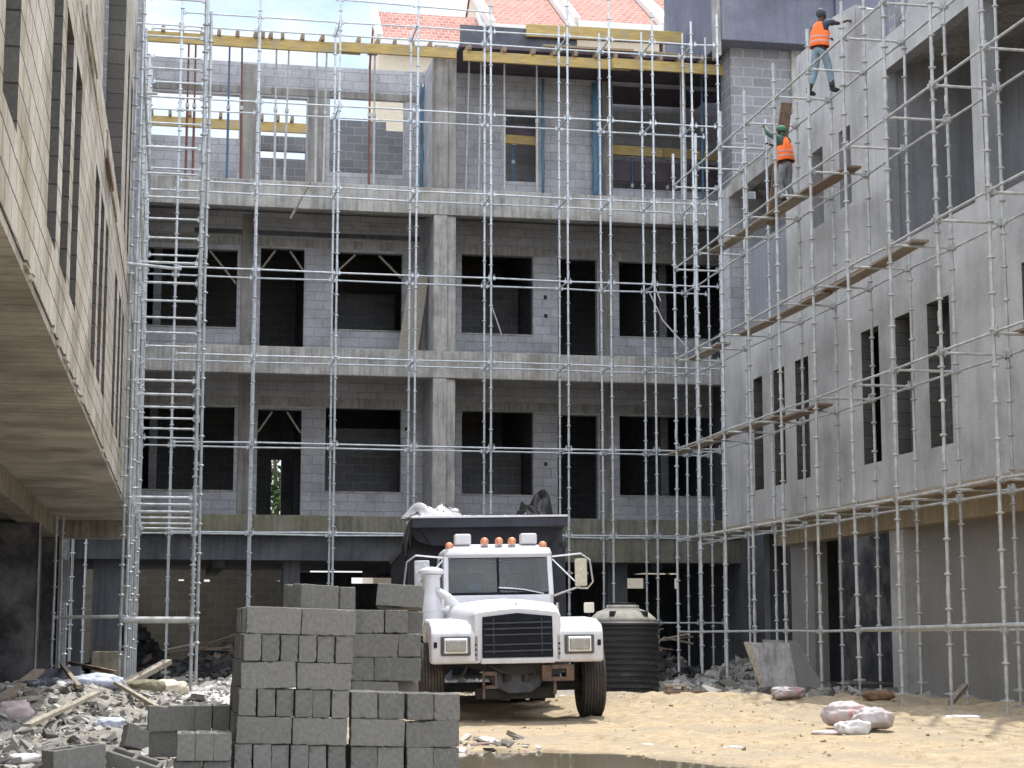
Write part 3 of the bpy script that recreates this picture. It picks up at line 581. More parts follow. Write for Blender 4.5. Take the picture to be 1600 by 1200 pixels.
for k in range(26):                                             # hardened mortar nibs along the lower edge
    t_ = random.uniform(6, 38); m.rbox((LX+.0, t_, 3.49), (.03, random.uniform(.05, .35), random.uniform(.03, .07)), None, .01)
leach(m, 'mortar_drip', M['block_cream'])
m = MB(); m.box(LX-.01, -9, 4, 38.77, 3.43, 3.497); lpart(m, 'soffit', M['soffit'])
m = MB(); m.box(-2.9, -2.52, 4, 38.75, 3.05, 3.428); lpart(m, 'beam', M['soffit_beam'], bevel=.01)
m = MB(); m.box(-2.518, LX-.02, 38.5, 38.76, 3.05, 3.428); lpart(m, 'beam', concrete_mat('pale end beam', (.36, .33, .28), dark=.45, scale=2))
m = MB(); m.box(-9, -1.34, 27.9, 28.1, 7.3, 14.4); m.box(-9, -1.34, 38.3, 38.5, 3.5, 14.4); m.box(-9, -1.34, 21.0, 21.2, 7.3, 14.4); leach(m, 'cross_wall', M['block_grey'])
m = MB(); m.box(-9, -1.34, 4, 38.5, 7.0, 7.2); m.box(-9, -2.6, 4, 38.5, 11.2, 11.4); leach(m, 'floor_slab', M['concrete'])
m = MB(); m.box(-2.3, -2.1, 8, 38.2, 3.5, 7.0); lpart(m, 'inner_wall', M['block_dark'])
m = MB(); m.box(-3.6, -2.52, 33.3, 34.1, -.2, 3.05); lpart(m, 'column', M['render_dark'], bevel=.01)
m = MB(); m.box(-3.0, -2.46, 38.0, 38.6, -.2, 3.05); lpart(m, 'column', M['render_dark'], bevel=.01)
m = MB(); m.box(-2.515, -2.49, 33.27, 33.34, -.1, 3.05); m.box(-2.46, -2.40, 37.9, 38.0, -.1, 3.05); leach(m, 'corner_bead', M['plaster'])
m = MB(); m.box(-9, -3.0, 38.79, 39.0, -.2, 3.6); m.box(-9, -8.8, 4, 38.78, -.2, 3.45); leach(m, 'rear_wall', M['concrete_dark'])
timber('conduit_box', (-1.95, 38.2, 1.75), (-1.95, 38.2, 2.6), .22, .12, 'plaster_in', 'flat grey box fixed under the overhang beside the four scaffold poles', 'box', up=(0, 1, 0))
# patched boards on the band
for k, (t_, z, ln, mt) in enumerate(((13.2, 7.12, 1.6, 'plank_pale'), (17.2, 6.98, 2.2, 'plank_pale'), (22.3, 6.92, 1.9, 'plank_brown'))):
    a = R(.635); f = lambda t: (math.sin(a)*t+(LX+.045)*math.cos(a), math.cos(a)*t, 0)
    p0 = Vector(f(t_))+Vector((0, 0, z)); p1 = Vector(f(t_+ln))+Vector((0, 0, z+.03))
    timber('edge_board', p0, p1, .022, .09, mt, ['short pale board stuck to the band nearest the camera', 'long pale board stuck to the middle of the band', 'rusty brown board stuck to the band between the window rows'][k], 'board')

# ================================================================ houses with tiled roofs beyond
def tile_mat():
    m, nt, b = new_mat('clay roof tiles'); t = nt.nodes.new('ShaderNodeTexCoord'); uvn = t.outputs['Object']
    s = nt.nodes.new('ShaderNodeSeparateXYZ'); L(nt, uvn, s.inputs[0]); c = nt.nodes.new('ShaderNodeCombineXYZ'); L(nt, s.outputs[0], c.inputs[0]); L(nt, s.outputs[1], c.inputs[1])
    br = nt.nodes.new('ShaderNodeTexBrick'); L(nt, c.outputs[0], br.inputs[0]); br.inputs['Scale'].default_value = 1; br.inputs['Brick Width'].default_value = .24; br.inputs['Row Height'].default_value = .22
    br.inputs['Mortar Size'].default_value = .02; br.inputs['Mortar'].default_value = (.40, .26, .21, 1); br.inputs['Color1'].default_value = (.21, .05, .034, 1); br.inputs['Color2'].default_value = (.30, .13, .10, 1)
    col = mixc(nt, ramp(nt, noise(nt, uvn, 1.2, 5), [(.4, (0, 0, 0)), (.7, (.6, .6, .6))]), br.outputs[0], (.26, .11, .085)); L(nt, col, b.inputs['Base Color']); b.inputs['Roughness'].default_value = .8
    bump(nt, b, math_(nt, 'SUBTRACT', 1, br.outputs['Fac']), .8, .04); return m
M['tiles'] = tile_mat(); M['white'] = simple_mat('white trim', (.72, .70, .66), var=.08); M['cream'] = simple_mat('cream render', (.62, .54, .42), var=.1)
M['dark_glass'] = simple_mat('dark window glass', (.04, .05, .07), rough=.15, var=.2)
def house(x0, x1, zr, ze, y0, label, depth=5.0, dormer=False, rail=False):
    """roof slope faces the yard: eave at y0/ze, ridge at y0+depth/zr"""
    t = thing('tiled_house', ((x0+x1)/2, y0+3, 0), label, 'house', 'row of tiled houses')
    sh = -1.05*(zr-ze)/3    # party walls run back at an angle in the picture
    m = MB(); n = 8
    m.box(x0, x1, y0, y0+2*depth, 0, ze-.25); part(m, 'wall', M['cream'], t)
    m = MB(); P = [(x0, y0-.4, ze), (x1, y0-.4, ze), (x1, y0+depth, zr), (x0, y0+depth, zr), (x1, y0+2*depth, ze), (x0, y0+2*depth, ze)]
    m.add(P, [(0, 1, 2, 3), (3, 2, 4, 5)]); r = part(m, 'roof', M['tiles'], t); sm = r.modifiers.new('t', 'SOLIDIFY'); sm.thickness = .12
    m = MB(); m.prism([(y0, ze-.3), (y0+2*depth, ze-.3), (y0+depth, zr-.15)], lambda a, b_, w_: (w_, a, b_), x0+.05, x0+.25); m.prism([(y0, ze-.3), (y0+2*depth, ze-.3), (y0+depth, zr-.15)], lambda a, b_, w_: (w_, a, b_), x1-.25, x1-.05); each(m, 'gable', M['cream'], t)
    for xx in (x0-.02, x1+.02):
        m = MB(); m.bar((xx, y0-.45, ze+.03), (xx, y0+depth, zr+.05), .2, .3); part(m, 'barge_board', M['white'], t)
    m = MB(); m.box(x0, x1, y0-.55, y0-.42, ze-.18, ze+.04); part(m, 'fascia', M['white'], t)
    for k in range(int((x1-x0)/.45)):
        m = MB(); m.box(x0+.2+k*.45, x0+.28+k*.45, y0-.42, y0-.02, ze-.32, ze-.2); part(m, 'rafter_tail', M['white'], t)
    if dormer:
        m = MB(); m.box(x0+1.0, x0+3.4, y0+.8, y0+3, ze-.1, ze+2.4); d = part(m, 'dormer', M['white'], t)
        m = MB(); m.box(x0+1.3, x0+2.3, y0+.72, y0+.8, ze+.55, ze+2.0); m.build('window', M['dark_glass'], d)
    return t
house(6.6, 10.2, 22.15, 20.5, 58, 'lowest tiled house at the left end of the roof row', 1.6)
house(10.35, 13.1, 24.2, 21.2, 58, 'tiled house second from the left with its ridge out of view', 4.2)
house(13.25, 16.2, 24.5, 21.5, 58, 'tiled house between two white sloping gable boards', 4.2)
house(16.35, 22, 24.6, 21.7, 58, 'tiled house with a white dormer at the right of the row', 4.2, dormer=True)

# ================================================================ scaffolds
RT = .026
def standard_mb(x, y, z0, z1, ph=0, r=RT, lean=(0, 0)):
    m = MB(); n = 5; pts = []
    for k in range(n+1):
        f = k/n; pts.append((x+lean[0]*f+random.uniform(-.008, .008)*(0 < k < n), y+lean[1]*f, z0+(z1-z0)*f))
    m.path(pts, r, 8)
    z = z0+.35+ph
    j = 0
    while z < z1-.1:
        f = (z-z0)/(z1-z0); cx, cy = x+lean[0]*f, y+lean[1]*f
        m.lathe([(r, z-.022), (r*1.25, z-.018), (r*2.1, z-.008), (r*2.1, z+.008), (r*1.25, z+.018), (r, z+.022)], 8, (cx, cy, 0)); 
        if j % 4 == 1: m.tube((cx, cy, z+.10), (cx, cy, z+.32), r*1.22, 8)
        z += .5; j += 1
    return m
def ledger_mb(pts, r=RT*.82):
    m = MB()
    for a, b_ in zip(pts[:-1], pts[1:]):
        a = Vector(a); b_ = Vector(b_); d = (b_-a).normalized(); m.tube(a+d*.05, b_-d*.05, r, 8)
        for p_, s_ in ((a, 1), (b_, -1)):                       # wedge heads
            c = p_+d*s_*.065; m.box(c.x-.03, c.x+.03, c.y-.03, c.y+.03, c.z-.035, c.z+.035); m.box(c.x-.006, c.x+.006, c.y-.018, c.y+.018, c.z-.06, c.z+.09)
    return m
def base_mb(x, y, z):
    m = MB(); m.tube((x, y, z-.02), (x, y, z+.3), .019, 8); m.box(x-.07, x+.07, y-.07, y+.07, z-.01, z+.006); m.tube((x, y, z+.2), (x, y, z+.24), .05, 8); m.rbox((x, y, z+.22), (.2, .02, .02)); return m
def transoms(parent, a, b_, where, mat):
    """one transom mesh, repeated by obj.copy()"""
    a = Vector(a); b_ = Vector(b_); o0 = Vector(parent['_org']); m = ledger_mb([(0, 0, 0), tuple(b_-a)]); proto = None
    for p_ in where:
        if proto is None: proto = m.build('transom', mat, parent, local=True); c = proto
        else: c = proto.copy(); COL.objects.link(c); c.parent = parent
        c.location = Vector(p_)-o0+Vector((0, 0, random.uniform(-.008, .008)))

# facade scaffold
FS = thing('scaffold', (6.5, 43, 0), 'wide galvanised scaffold grid standing in front of the back building', 'scaffold')
FX_ = [-1.75, .145, 1.995, 3.90, 5.78, 7.64, 9.53, 10.62, 11.71, 12.76, 13.38]
YF1, YF2 = 42.6, 43.6
LV = [3.45, 5.52, 7.57, 9.62, 11.69, 13.70, 15.80]
for i, x in enumerate(FX_):
    tall = 17.2 if i < 8 else 16.4
    if i > 1: standard_mb(x, YF1, .35, tall+random.uniform(-.25, .35), ph=(i*.13) % .4, lean=(random.uniform(-.04, .04), 0)).build('standard', M['galv'], FS)
    standard_mb(x, YF2, .35, 16.3+random.uniform(-.4, .3), ph=(i*.17) % .4, lean=(random.uniform(-.04, .04), 0)).build('standard', M['galv'], FS)
    for y in (YF1, YF2): base_mb(x, y, gz(x, y)).build('base_jack', M['galv_dirty'], FS)
standard_mb(.145, YF1, .35, 17.6, ph=.2).build('standard', M['galv'], FS)
for z in LV:
    for y, dz in ((YF1, 0), (YF2, 0)):
        xs_ = FX_[:] if z < 15 or y == YF1 else FX_
        ledger_mb([(x, y, z+dz+random.uniform(-.012, .012)) for x in (FX_[1:] if y == YF1 else FX_)]).build('ledger', M['galv'], FS)
ledger_mb([(x, YF1, 16.45-.04*k) for k, x in enumerate(FX_[1:6])]).build('ledger', M['galv'], FS)
ledger_mb([(x, YF1, 1.38) for x in FX_[6:]]).build('ledger', M['galv'], FS)
transoms(FS, (0, YF1, 0), (0, YF2, 0), [(x, YF1, z) for z in LV for x in FX_[1:-1]], M['galv'])

# right scaffold: two rows along the rendered wall
RS = thing('scaffold', (11.5, 30, 0), 'long galvanised scaffold running along the rendered wall on the right with men on it', 'scaffold')
RY = [40.3, 38.55, 36.8, 35.1, 33.33, 31.55, 29.8, 28.08, 26.36, 24.6, 22.85, 21.1, 19.35, 17.6]
XR1, XR2 = 11.05, 12.1
RL = [3.15, 5.15, 7.12, 9.17, 11.05]
for i, y in enumerate(RY):
    t1 = 11.75 if 0 < i < 7 else (13.6 if i else 0); t2 = 11.55 if i < 6 else 13.4
    mt = M['galv'] if i < 4 else M['galv_dirty']
    if i: standard_mb(XR1, y, .3, t1+random.uniform(-.08, .1), ph=(i*.11) % .35, lean=(random.uniform(-.05, .05), 0), r=RT*1.08).build('standard', mt, RS); base_mb(XR1, y, gz(XR1, y)).build('base_jack', M['galv_dirty'], RS)
    standard_mb(XR2, y, .3, t2+random.uniform(-.1, .1), ph=(i*.19) % .35, lean=(random.uniform(-.05, .05), 0)).build('standard', mt, RS); base_mb(XR2, y, gz(XR2, y)).build('base_jack', M['galv_dirty'], RS)
for z in RL:
    ledger_mb([(XR1, y, z+random.uniform(-.015, .015)) for y in RY[1:]]).build('ledger', M['galv_dirty'], RS)
    ledger_mb([(XR2, y, z+random.uniform(-.015, .015)) for y in RY]).build('ledger', M['galv_dirty'], RS)
ledger_mb([(XR1, y, 1.15+random.uniform(-.01, .01)) for y in RY[1:]]).build('ledger', M['galv_dirty'], RS)
ledger_mb([(XR1, y, 13.1) for y in RY[7:]]).build('ledger', M['galv_dirty'], RS)
transoms(RS, (XR1, 0, 0), (XR2, 0, 0), [(XR1, y, z) for z in RL for y in RY[1:]], M['galv_dirty'])
MB().tube((11.04, 22.2, 1.21), (11.04, 27.9, 1.17), .03).build('spliced_tube', M['galv'], RS)

# left scaffold: seen end on, its transoms climbing like rungs
LS = thing('scaffold', (0, 36, 0), 'tall narrow galvanised scaffold seen end on beside the pale left building, its crossbars like rungs', 'scaffold')
LYs = [31.5, 33.35, 35.2, 37.05, 38.9, 40.75]
XL1, XL2 = -.57, .52
def lx(x, y): return x+(.20 if x > 0 else .07)*(y-31.5)/11
for i, y in enumerate(LYs):
    for x, tp in ((XL1, 12.1 if i == 0 else 11.9+.35*i), (XL2, 12.2 if i == 0 else 13.6+.5*i)):
        x = lx(x, y); standard_mb(x, y, .3, tp, ph=(i*.15+x*.2) % .35, lean=(random.uniform(-.03, .03), 0), r=RT*1.05).build('standard', M['galv'], LS)
        base_mb(x, y, gz(x, y)).build('base_jack', M['galv_dirty'], LS)
standard_mb(XL2+.09, 31.5, .3, 12.0, ph=.3).build('standard', M['galv'], LS)
standard_mb(XL1-.09, 31.6, .3, 11.7, ph=.1).build('standard', M['galv'], LS)
LL = [3.40, 5.40, 7.45, 9.5, 11.5]
for z in LL:
    for x in (XL1, XL2): ledger_mb([(lx(x, y), y, z+random.uniform(-.012, .012)) for y in LYs+[42.6]]).build('ledger', M['galv'], LS)
for k, y in enumerate(LYs): transoms(LS, (lx(XL1, y), 0, 0), (lx(XL2, y), 0, 0), [(lx(XL1, y), y, z) for z in LL+[13.5] if z < 13 or k > 1], M['galv'])
MB().tube((XL1-.05, 31.45, 1.33), (XL2+.12, 31.45, 1.33), .055, 10).build('thick_crossbar', M['galv_dirty'], LS)
MB().tube((-.95, 31.45, 7.42), (.2, 31.5, 7.35), .028).build('tie_tube', M['galv'], LS)
MB().tube((-1.1, 33, 10.9), (-.3, 33, 10.9), .03).build('tie_tube', M['galv_dirty'], LS)
MB().path([(XL1, 31.5, 9.5), (XL1+.1, 33.35, 7.45)], .022).build('diagonal_brace', M['galv'], LS)
MB().path([(XL1, 31.5, 11.4), (XL1+.15, 35.2, 9.6)], .022).build('diagonal_brace', M['galv'], LS)
# four poles under the overhang
US = thing('scaffold', (-1.6, 38, 0), 'short cluster of four scaffold poles standing under the left overhang', 'scaffold')
for k, (x, y) in enumerate(((-2.02, 36.2), (-1.96, 37.4), (-1.90, 38.6), (-1.86, 39.8))): standard_mb(x, y, .15, 3.35, ph=k*.1, r=.027).build('standard', M['galv'], US)
MB().tube((-2.0, 36.3, 1.42), (-.6, 36.3, 1.44), .035).build('crossbar', M['galv_dirty'], US)

# boards lying on the right scaffold: (pixel near end, pixel far end, level) kept as real boards on their lift
def board(u0, v0, u1, v1, z, wd, mat, label, th=.045, tilt=0):
    a = onZ(u0, v0, z); b_ = onZ(u1, v1, z+tilt)
    for p_ in (a, b_): p_.x = min(max(p_.x, 11.2), 11.95)
    a.y = max(a.y, 18); d = b_-a; o = (a+b_)/2; m = MB(); n = 8; pr = []
    side = Vector((d.y, -d.x, 0)).normalized(); sag = random.uniform(.015, .04)
    vs = []
    for k in range(n+1):
        f = k/n; c = a+d*f-o-Vector((0, 0, sag*4*f*(1-f))); w2 = wd/2+random.uniform(-.008, .008)
        for s1, h in ((-1, -th/2), (1, -th/2), (1, th/2), (-1, th/2)): vs.append(c+side*(s1*w2)+Vector((0, 0, h)))
    fs = [(k*4+q_, k*4+(q_+1) % 4, k*4+4+(q_+1) % 4, k*4+4+q_) for k in range(n) for q_ in range(4)]+[(0, 1, 2, 3), (n*4+3, n*4+2, n*4+1, n*4)]
    m.add(vs, fs); ob = m.build('scaffold_board', M[mat], None); ob.location = o
    return tag(ob, label, 'board', 'boards laid on the right scaffold')
def zl(k): return RL[k]+.055
def bd(y0, y1, x0, x1, k, wd, mat, label, dz=0, dz1=0):
    o = Vector(((x0+x1)/2, (y0+y1)/2, zl(k)+dz)); a = Vector((x0, y0, zl(k)+dz)); b_ = Vector((x1, y1, zl(k)+dz+dz1)); m = MB(); n = 8; d = b_-a
    side = Vector((d.y, -d.x, 0)).normalized(); th = .038; sag = random.uniform(.0, .02); vs = []
    for q_ in range(n+1):
        f = q_/n; c = a+d*f-o-Vector((0, 0, sag*4*f*(1-f))); w2 = wd/2+random.uniform(-.01, .01)
        for s1, h in ((-1, -th/2), (1, -th/2), (1, th/2), (-1, th/2)): vs.append(c+side*(s1*w2)+Vector((0, 0, h)))
    m.add(vs, [(i_*4+j_, i_*4+(j_+1) % 4, i_*4+4+(j_+1) % 4, i_*4+4+j_) for i_ in range(n) for j_ in range(4)]+[(0, 1, 2, 3), (n*4+3, n*4+2, n*4+1, n*4)])
    ob = m.build('scaffold_board', M[mat], None); ob.location = o; return tag(ob, label, 'board', 'boards laid on the right scaffold')
# top-but-one lift (where the man in the green cap stands)
bd(33.4, 36.9, 11.55, 11.45, 3, .28, 'plank', 'board on the lift of the man in the green cap, farthest one')
bd(31.2, 34.2, 11.66, 11.60, 3, .30, 'plank', 'board under the boots of the man in the green cap', .046)
bd(29.5, 31.9, 11.75, 11.7, 3, .30, 'plank_brown', 'brown board on the lift of the man in the green cap, nearest one', .0, .05)
# third lift
bd(36.4, 38.9, 11.5, 11.5, 2, .3, 'plank_pale', 'pale board on the middle lift at its far end')
bd(30.6, 35.3, 11.6, 11.55, 2, .26, 'plank', 'long worn board on the middle lift, left of the brown pair')
bd(28.6, 31.9, 11.62, 11.66, 2, .25, 'plank_brown', 'brown board on the middle lift, the one nearest the slot windows', .05)
bd(26.2, 29.9, 11.5, 11.62, 2, .27, 'plank', 'worn board on the middle lift, nearest the camera', .002)
# second lift
bd(36.5, 40.3, 11.5, 11.5, 1, .3, 'plank', 'dark worn board on the second lift at its far end')
bd(33.2, 36.9, 11.62, 11.55, 1, .28, 'plank', 'worn board on the second lift, middle of its three far boards', .046)
bd(31.0, 33.6, 11.68, 11.68, 1, .28, 'plank_brown', 'short brown board on the second lift in front of the slot windows')
bd(20.9, 23.2, 11.45, 11.6, 1, .3, 'plank_brown', 'brown board on the second lift cut by the right picture edge')
# first lift
bd(35.0, 38.8, 11.55, 11.5, 0, .35, 'plank_pale', 'pale board on the lowest lift at its far end')
bd(31.4, 35.3, 11.45, 11.6, 0, .25, 'plank_pale', 'pale narrow board on the lowest lift, second from its far end', .046)
bd(27.9, 31.7, 11.6, 11.45, 0, .28, 'plank', 'worn board on the lowest lift above the leaning slab')
bd(24.3, 28.3, 11.7, 11.6, 0, .28, 'plank_pale', 'pale board on the lowest lift in front of the tan beam', .046)
bd(21.0, 24.8, 11.5, 11.6, 0, .26, 'plank_brown', 'brown board on the lowest lift nearest the camera')
# the upright plank the man in the cap holds
pl = timber('upright_plank', onX(1206, 352, 11.70), onX(1229, 160, 11.78), .22, .05, 'plank_brown', 'tall brown plank standing upright behind the man in the green cap', 'plank', up=(0, 1, 0))

# ================================================================ dump truck
tr = thing('dump_truck', (4.37, 22.4, 0), 'white dump truck with a black grille facing the camera in the middle of the yard', 'truck', rot=(0, -R(1.0), -R(5)), local=True)
def tp(mb, name, mat, parent=None, **k):
    ob = mb.build(name, mat, parent or tr, local=True, **k); return ob
M['t_white'] = simple_mat('worn white truck paint', (.66, .66, .69), rough=.38, var=.06, scale=3, bumpy=.03, spec=.5, spots=(.42, .38, .33), spot_pos=(.64, .86), low=(.34, .29, .23))
M['t_black'] = simple_mat('black grille paint', (.010, .012, .018), rough=.6, var=.4, scale=10, spec=.15); M['t_bar'] = simple_mat('worn grille bar', (.030, .034, .045), rough=.45, var=.4)
M['t_dark'] = simple_mat('dark tipper body', (.028, .031, .045), rough=.6, var=.5, scale=2, spots=(.09, .085, .09), spot_pos=(.62, .8))
M['t_frame'] = simple_mat('grimy chassis', (.035, .032, .03), rough=.85, var=.5, scale=6)
M['t_rust'] = simple_mat('rusty steel', (.13, .085, .065), rough=.9, var=.5, scale=9, spots=(.28, .25, .2))
M['rubber'] = simple_mat('dusty rubber', (.045, .04, .036), rough=.9, var=.4, scale=5, spots=(.16, .13, .10), spot_pos=(.5, .75))
M['chrome'] = simple_mat('dull chrome', (.62, .62, .62), rough=.3, metal=.9, var=.1)
gm, gn, gb = new_mat('windscreen glass'); gb.inputs['Base Color'].default_value = (.85, .93, .94, 1); gb.inputs['Roughness'].default_value = .03; gb.inputs['Transmission Weight'].default_value = 1; gb.inputs['IOR'].default_value = 1.33; M['t_glass'] = gm
M['lens'] = simple_mat('clouded lamp lens', (.32, .31, .28), rough=.25, var=.25, scale=14)
om, on_, ob_ = new_mat('orange marker lens'); ob_.inputs['Base Color'].default_value = (.72, .30, .17, 1); ob_.inputs['Roughness'].default_value = .3; M['orange'] = om
def loft(m, rings):
    n = len(rings[0]); vs = [p for r in rings for p in r]; fs = []
    for k in range(len(rings)-1):
        for j in range(n): fs.append((k*n+j, k*n+(j+1) % n, (k+1)*n+(j+1) % n, (k+1)*n+j))
    fs += [tuple(range(n-1, -1, -1)), tuple(range((len(rings)-1)*n, len(rings)*n))]; m.add(vs, fs); return m
# hood: sections from the grille back to the cab
def hsec(y, hw, zb, zs, zt, rr):
    P = [(-hw, zb)]
    for k in range(5): a = math.pi-(math.pi/2)*k/4; P.append((-hw+rr+rr*math.cos(a), zs-rr+rr*math.sin(a)))
    P += [(-hw*.35, zs+(zt-zs)*.75), (0, zt), (hw*.35, zs+(zt-zs)*.75)]
    for k in range(5): a = math.pi/2-(math.pi/2)*k/4; P.append((hw-rr+rr*math.cos(a), zs-rr+rr*math.sin(a)))
    P.append((hw, zb)); return [(x, y, z) for x, z in P]
m = MB(); loft(m, [hsec(.0, .53, .74, 1.355, 1.40, .07), hsec(.04, .55, .74, 1.385, 1.43, .10), hsec(.5, .60, .9, 1.43, 1.475, .15), hsec(1.2, .69, .95, 1.47, 1.53, .16), hsec(1.9, .77, .95, 1.50, 1.56, .15), hsec(2.35, .80, .95, 1.50, 1.56, .13)])
hood = tp(m, 'hood', M['t_white'], smooth=True); hood.modifiers.new('es', 'EDGE_SPLIT').split_angle = R(50)
m = MB(); m.prism([(-.44, .80), (.44, .80), (.435, 1.30), (0, 1.345), (-.435, 1.30)], lambda a, b_, w_: (a, w_, b_), -.03, .01); gr_ = tp(m, 'grille', M['t_black'], bevel=.01)
for z in (.88, .96, 1.08, 1.155, 1.225): m = MB(); m.bar((-.42, -.042, z-.005), (.42, -.042, z+.004), .022, .02); tp(m, 'grille_bar', M['t_bar'], gr_)
m = MB(); m.bar((-.30, -.04, .84), (-.30, -.04, 1.28), .012, .014, up=(0, 1, 0)); m.bar((.30, -.04, .84), (.30, -.04, 1.28), .012, .014, up=(0, 1, 0)); each(m, 'grille_upright', M['t_bar'], gr_, local=True)
m = MB(); m.lathe([(.005, 1.40), (.03, 1.405), (.028, 1.43), (.012, 1.45), (.018, 1.47), (.004, 1.49)], 10, (0, .08, 0)); tp(m, 'hood_ornament', M['t_white'], hood)
m = MB(); m.box(-.46, .46, -.05, .1, .725, .79); tp(m, 'lower_lip', M['t_white'], bevel=.01)
for s in (-1, 1):
    m = MB(); xi, xo = s*.46, s*1.075          # fender: front box with sloping top and wheel arch
    prof = [(.0, .73), (.0, 1.10), (.10, 1.20), (.5, 1.27), (1.45, 1.30), (1.75, 1.22), (1.85, 1.0), (1.72, .98), (1.52, 1.13), (1.15, 1.19), (.8, 1.13), (.52, .95), (.40, .73)]
    a_, b__ = (xi, xo) if s > 0 else (xo, xi)
    m.prism(prof, lambda a, b_, w_: (w_, a, b_), a_, b__)
    fd = tp(m, 'fender', M['t_white'], bevel=.035)
    m = MB(); cx = s*.77 + (.0 if s < 0 else .0)
    m.box(cx-.185, cx+.185, -.035, .0, .83, 1.07); bz = tp(m, 'headlight', simple_mat('rubber bezel', (.10, .10, .11), var=.2), bevel=.02)
    m = MB(); m.box(cx-.155, cx+.155, -.06, -.02, .855, 1.045); tp(m, 'rim', M['chrome'], bz, bevel=.018)
    m = MB(); m.box(cx-.13, cx+.13, -.075, -.03, .875, 1.025); tp(m, 'lens', M['lens'], bz, bevel=.02)
    m = MB(); m.box(s*1.02-.02, s*1.02+.02, -.02, .02, .93, 1.0); tp(m, 'side_marker', M['t_black'], fd)
    for k in range(3): m = MB(); m.lathe([(.0, 0), (.013, 0), (.013, .012), (0, .012)], 8, (s*.52, -.012, .84+.06*k), axis='y'); tp(m, 'bolt', M['t_frame'], fd)
# wheels
def wheel(x, y, r=.5, wd=.29, parent=tr, out=1):
    w_ = MB(); h = wd/2
    prof = [(r*.56, -h*.8), (r*.62, -h), (r*.88, -h*1.04), (r*.965, -h*.86)]
    for k in range(7):
        a = -h*.78+h*1.56*k/6
        prof += [(r*.995, a-.012), (r*.995, a+.010)] + ([(r*.965, a+.014), (r*.965, a+h*1.56/6-.016)] if k < 6 else [])
    prof += [(r*.965, h*.86), (r*.88, h*1.04), (r*.62, h), (r*.56, h*.8)]
    w_.lathe(prof, 40, (x, y, r), axis='x', closed=True); hub = tp(MB().lathe([(.0, -.06), (r*.3, -.05), (r*.34, -.02), (r*.57, -.10), (r*.57, .10), (0, .1)], 20, (x+out*wd*.18, y, r), axis='x'), 'wheel', M['t_rust'], smooth=False)
    tp(w_, 'tyre', M['rubber'], hub)
    c = MB()
    for k in range(8): a = 2*math.pi*k/8; c.tube((x+out*wd*.1, y+.11*math.cos(a), r+.11*math.sin(a)), (x+out*wd*.5, y+.11*math.cos(a), r+.11*math.sin(a)), .015, 6)
    c.tube((x, y, r), (x+out*wd*.62, y, r), .065, 12); tp(c, 'hub_nuts', M['t_rust'], hub)
wheel(1.03, .95, out=1); wheel(-1.03, .95, out=-1)
for y in (7.0, 8.15):
    for s in (-1, 1):
        for x in (.72, 1.04): wheel(s*x, y, wd=.26, out=s)
# chassis and front axle gear
m = MB(); m.box(-.36, -.24, .1, 8.6, .62, .80); m.box(.24, .36, .1, 8.6, .62, .80); m.box(-.9, .9, .88, 1.02, .36, .48); m.box(-.5, .5, .35, .5, .28, .42); m.box(-.42, .42, .12, .2, .60, .74); tp(m, 'chassis', M['t_frame'], bevel=.01)
m = MB(); m.prism([(-.38, .66), (.38, .66), (.30, .44), (.18, .36), (-.1, .35), (-.28, .44)], lambda a, b_, w_: (a, w_, b_), .22, .5); tp(m, 'radiator_base', simple_mat('greasy casting', (.07, .075, .085), var=.4), bevel=.015)
m = MB(); m.box(.30, .42, .0, .14, .50, .70); m.box(.42, .60, .0, .14, .65, .70); m.box(.42, .60, .0, .14, .50, .55); m.box(.60, .70, .0, .14, .50, .70); m.box(.44, .48, .02, .1, .34, .50); tp(m, 'tow_bracket', M['t_rust'], bevel=.008)
m = MB(); m.box(-.44, -.41, .02, .12, .30, .62); m.box(-.41, -.27, .02, .12, .58, .63); m.box(-.41, -.27, .02, .12, .42, .46); m.box(-.29, -.26, .02, .12, .42, .62); tp(m, 'tow_bracket', M['t_rust'], bevel=.006)
m = MB(); m.path([(-.35, .05, .70), (-.2, -.0, .62), (0, .02, .58), (.1, .08, .60)], .012, 6); m.path([(-.62, .1, .72), (-.66, .08, .62), (-.72, .12, .56)], .015, 6); m.tube((-.95, .9, .42), (.95, .9, .42), .05, 10); each(m, 'brake_hose', M['t_frame'], tr, local=True)
m = MB(); m.tube((-.12, .2, .66), (-.12, .2, .5), .05); m.tube((.12, .2, .66), (.12, .2, .5), .05); m.tube((.22, .15, .7), (.22, .15, .56), .035); each(m, 'hanger', M['t_frame'], tr, local=True)
# cab
ca = MB(); hw = .76
def csec(z, w_, yf, yb): return [(-w_, yf+.05, z), (-w_+.06, yf, z), (w_-.06, yf, z), (w_, yf+.05, z), (w_, yb-.04, z), (w_-.04, yb, z), (-w_+.04, yb, z), (-w_, yb-.04, z)]
loft(ca, [csec(.95, hw, 2.32, 3.75), csec(1.62, hw, 2.34, 3.75)]); cab = tp(ca, 'cab', M['t_white'], bevel=.02)
ca = MB(); loft(ca, [csec(2.13, hw-.015, 2.46, 3.74), csec(2.18, hw, 2.42, 3.76), csec(2.26, hw-.03, 2.45, 3.74), csec(2.31, hw-.16, 2.58, 3.66), csec(2.33, hw-.35, 2.7, 3.5)]); rf = tp(ca, 'roof', M['t_white'], smooth=True); rf.modifiers.new('es', 'EDGE_SPLIT').split_angle = R(55)
m = MB()
for s in (-1, 1):
    m.bar((s*(hw-.035), 2.38, 1.60), (s*(hw-.045), 2.49, 2.15), .07, .09, up=(0, 1, 0)); m.bar((s*(hw-.04), 3.70, 1.6), (s*(hw-.04), 3.70, 2.15), .08, .08, up=(0, 1, 0)); m.box(s*hw-.03, s*hw+.0, 3.0, 3.05, 1.6, 2.15)
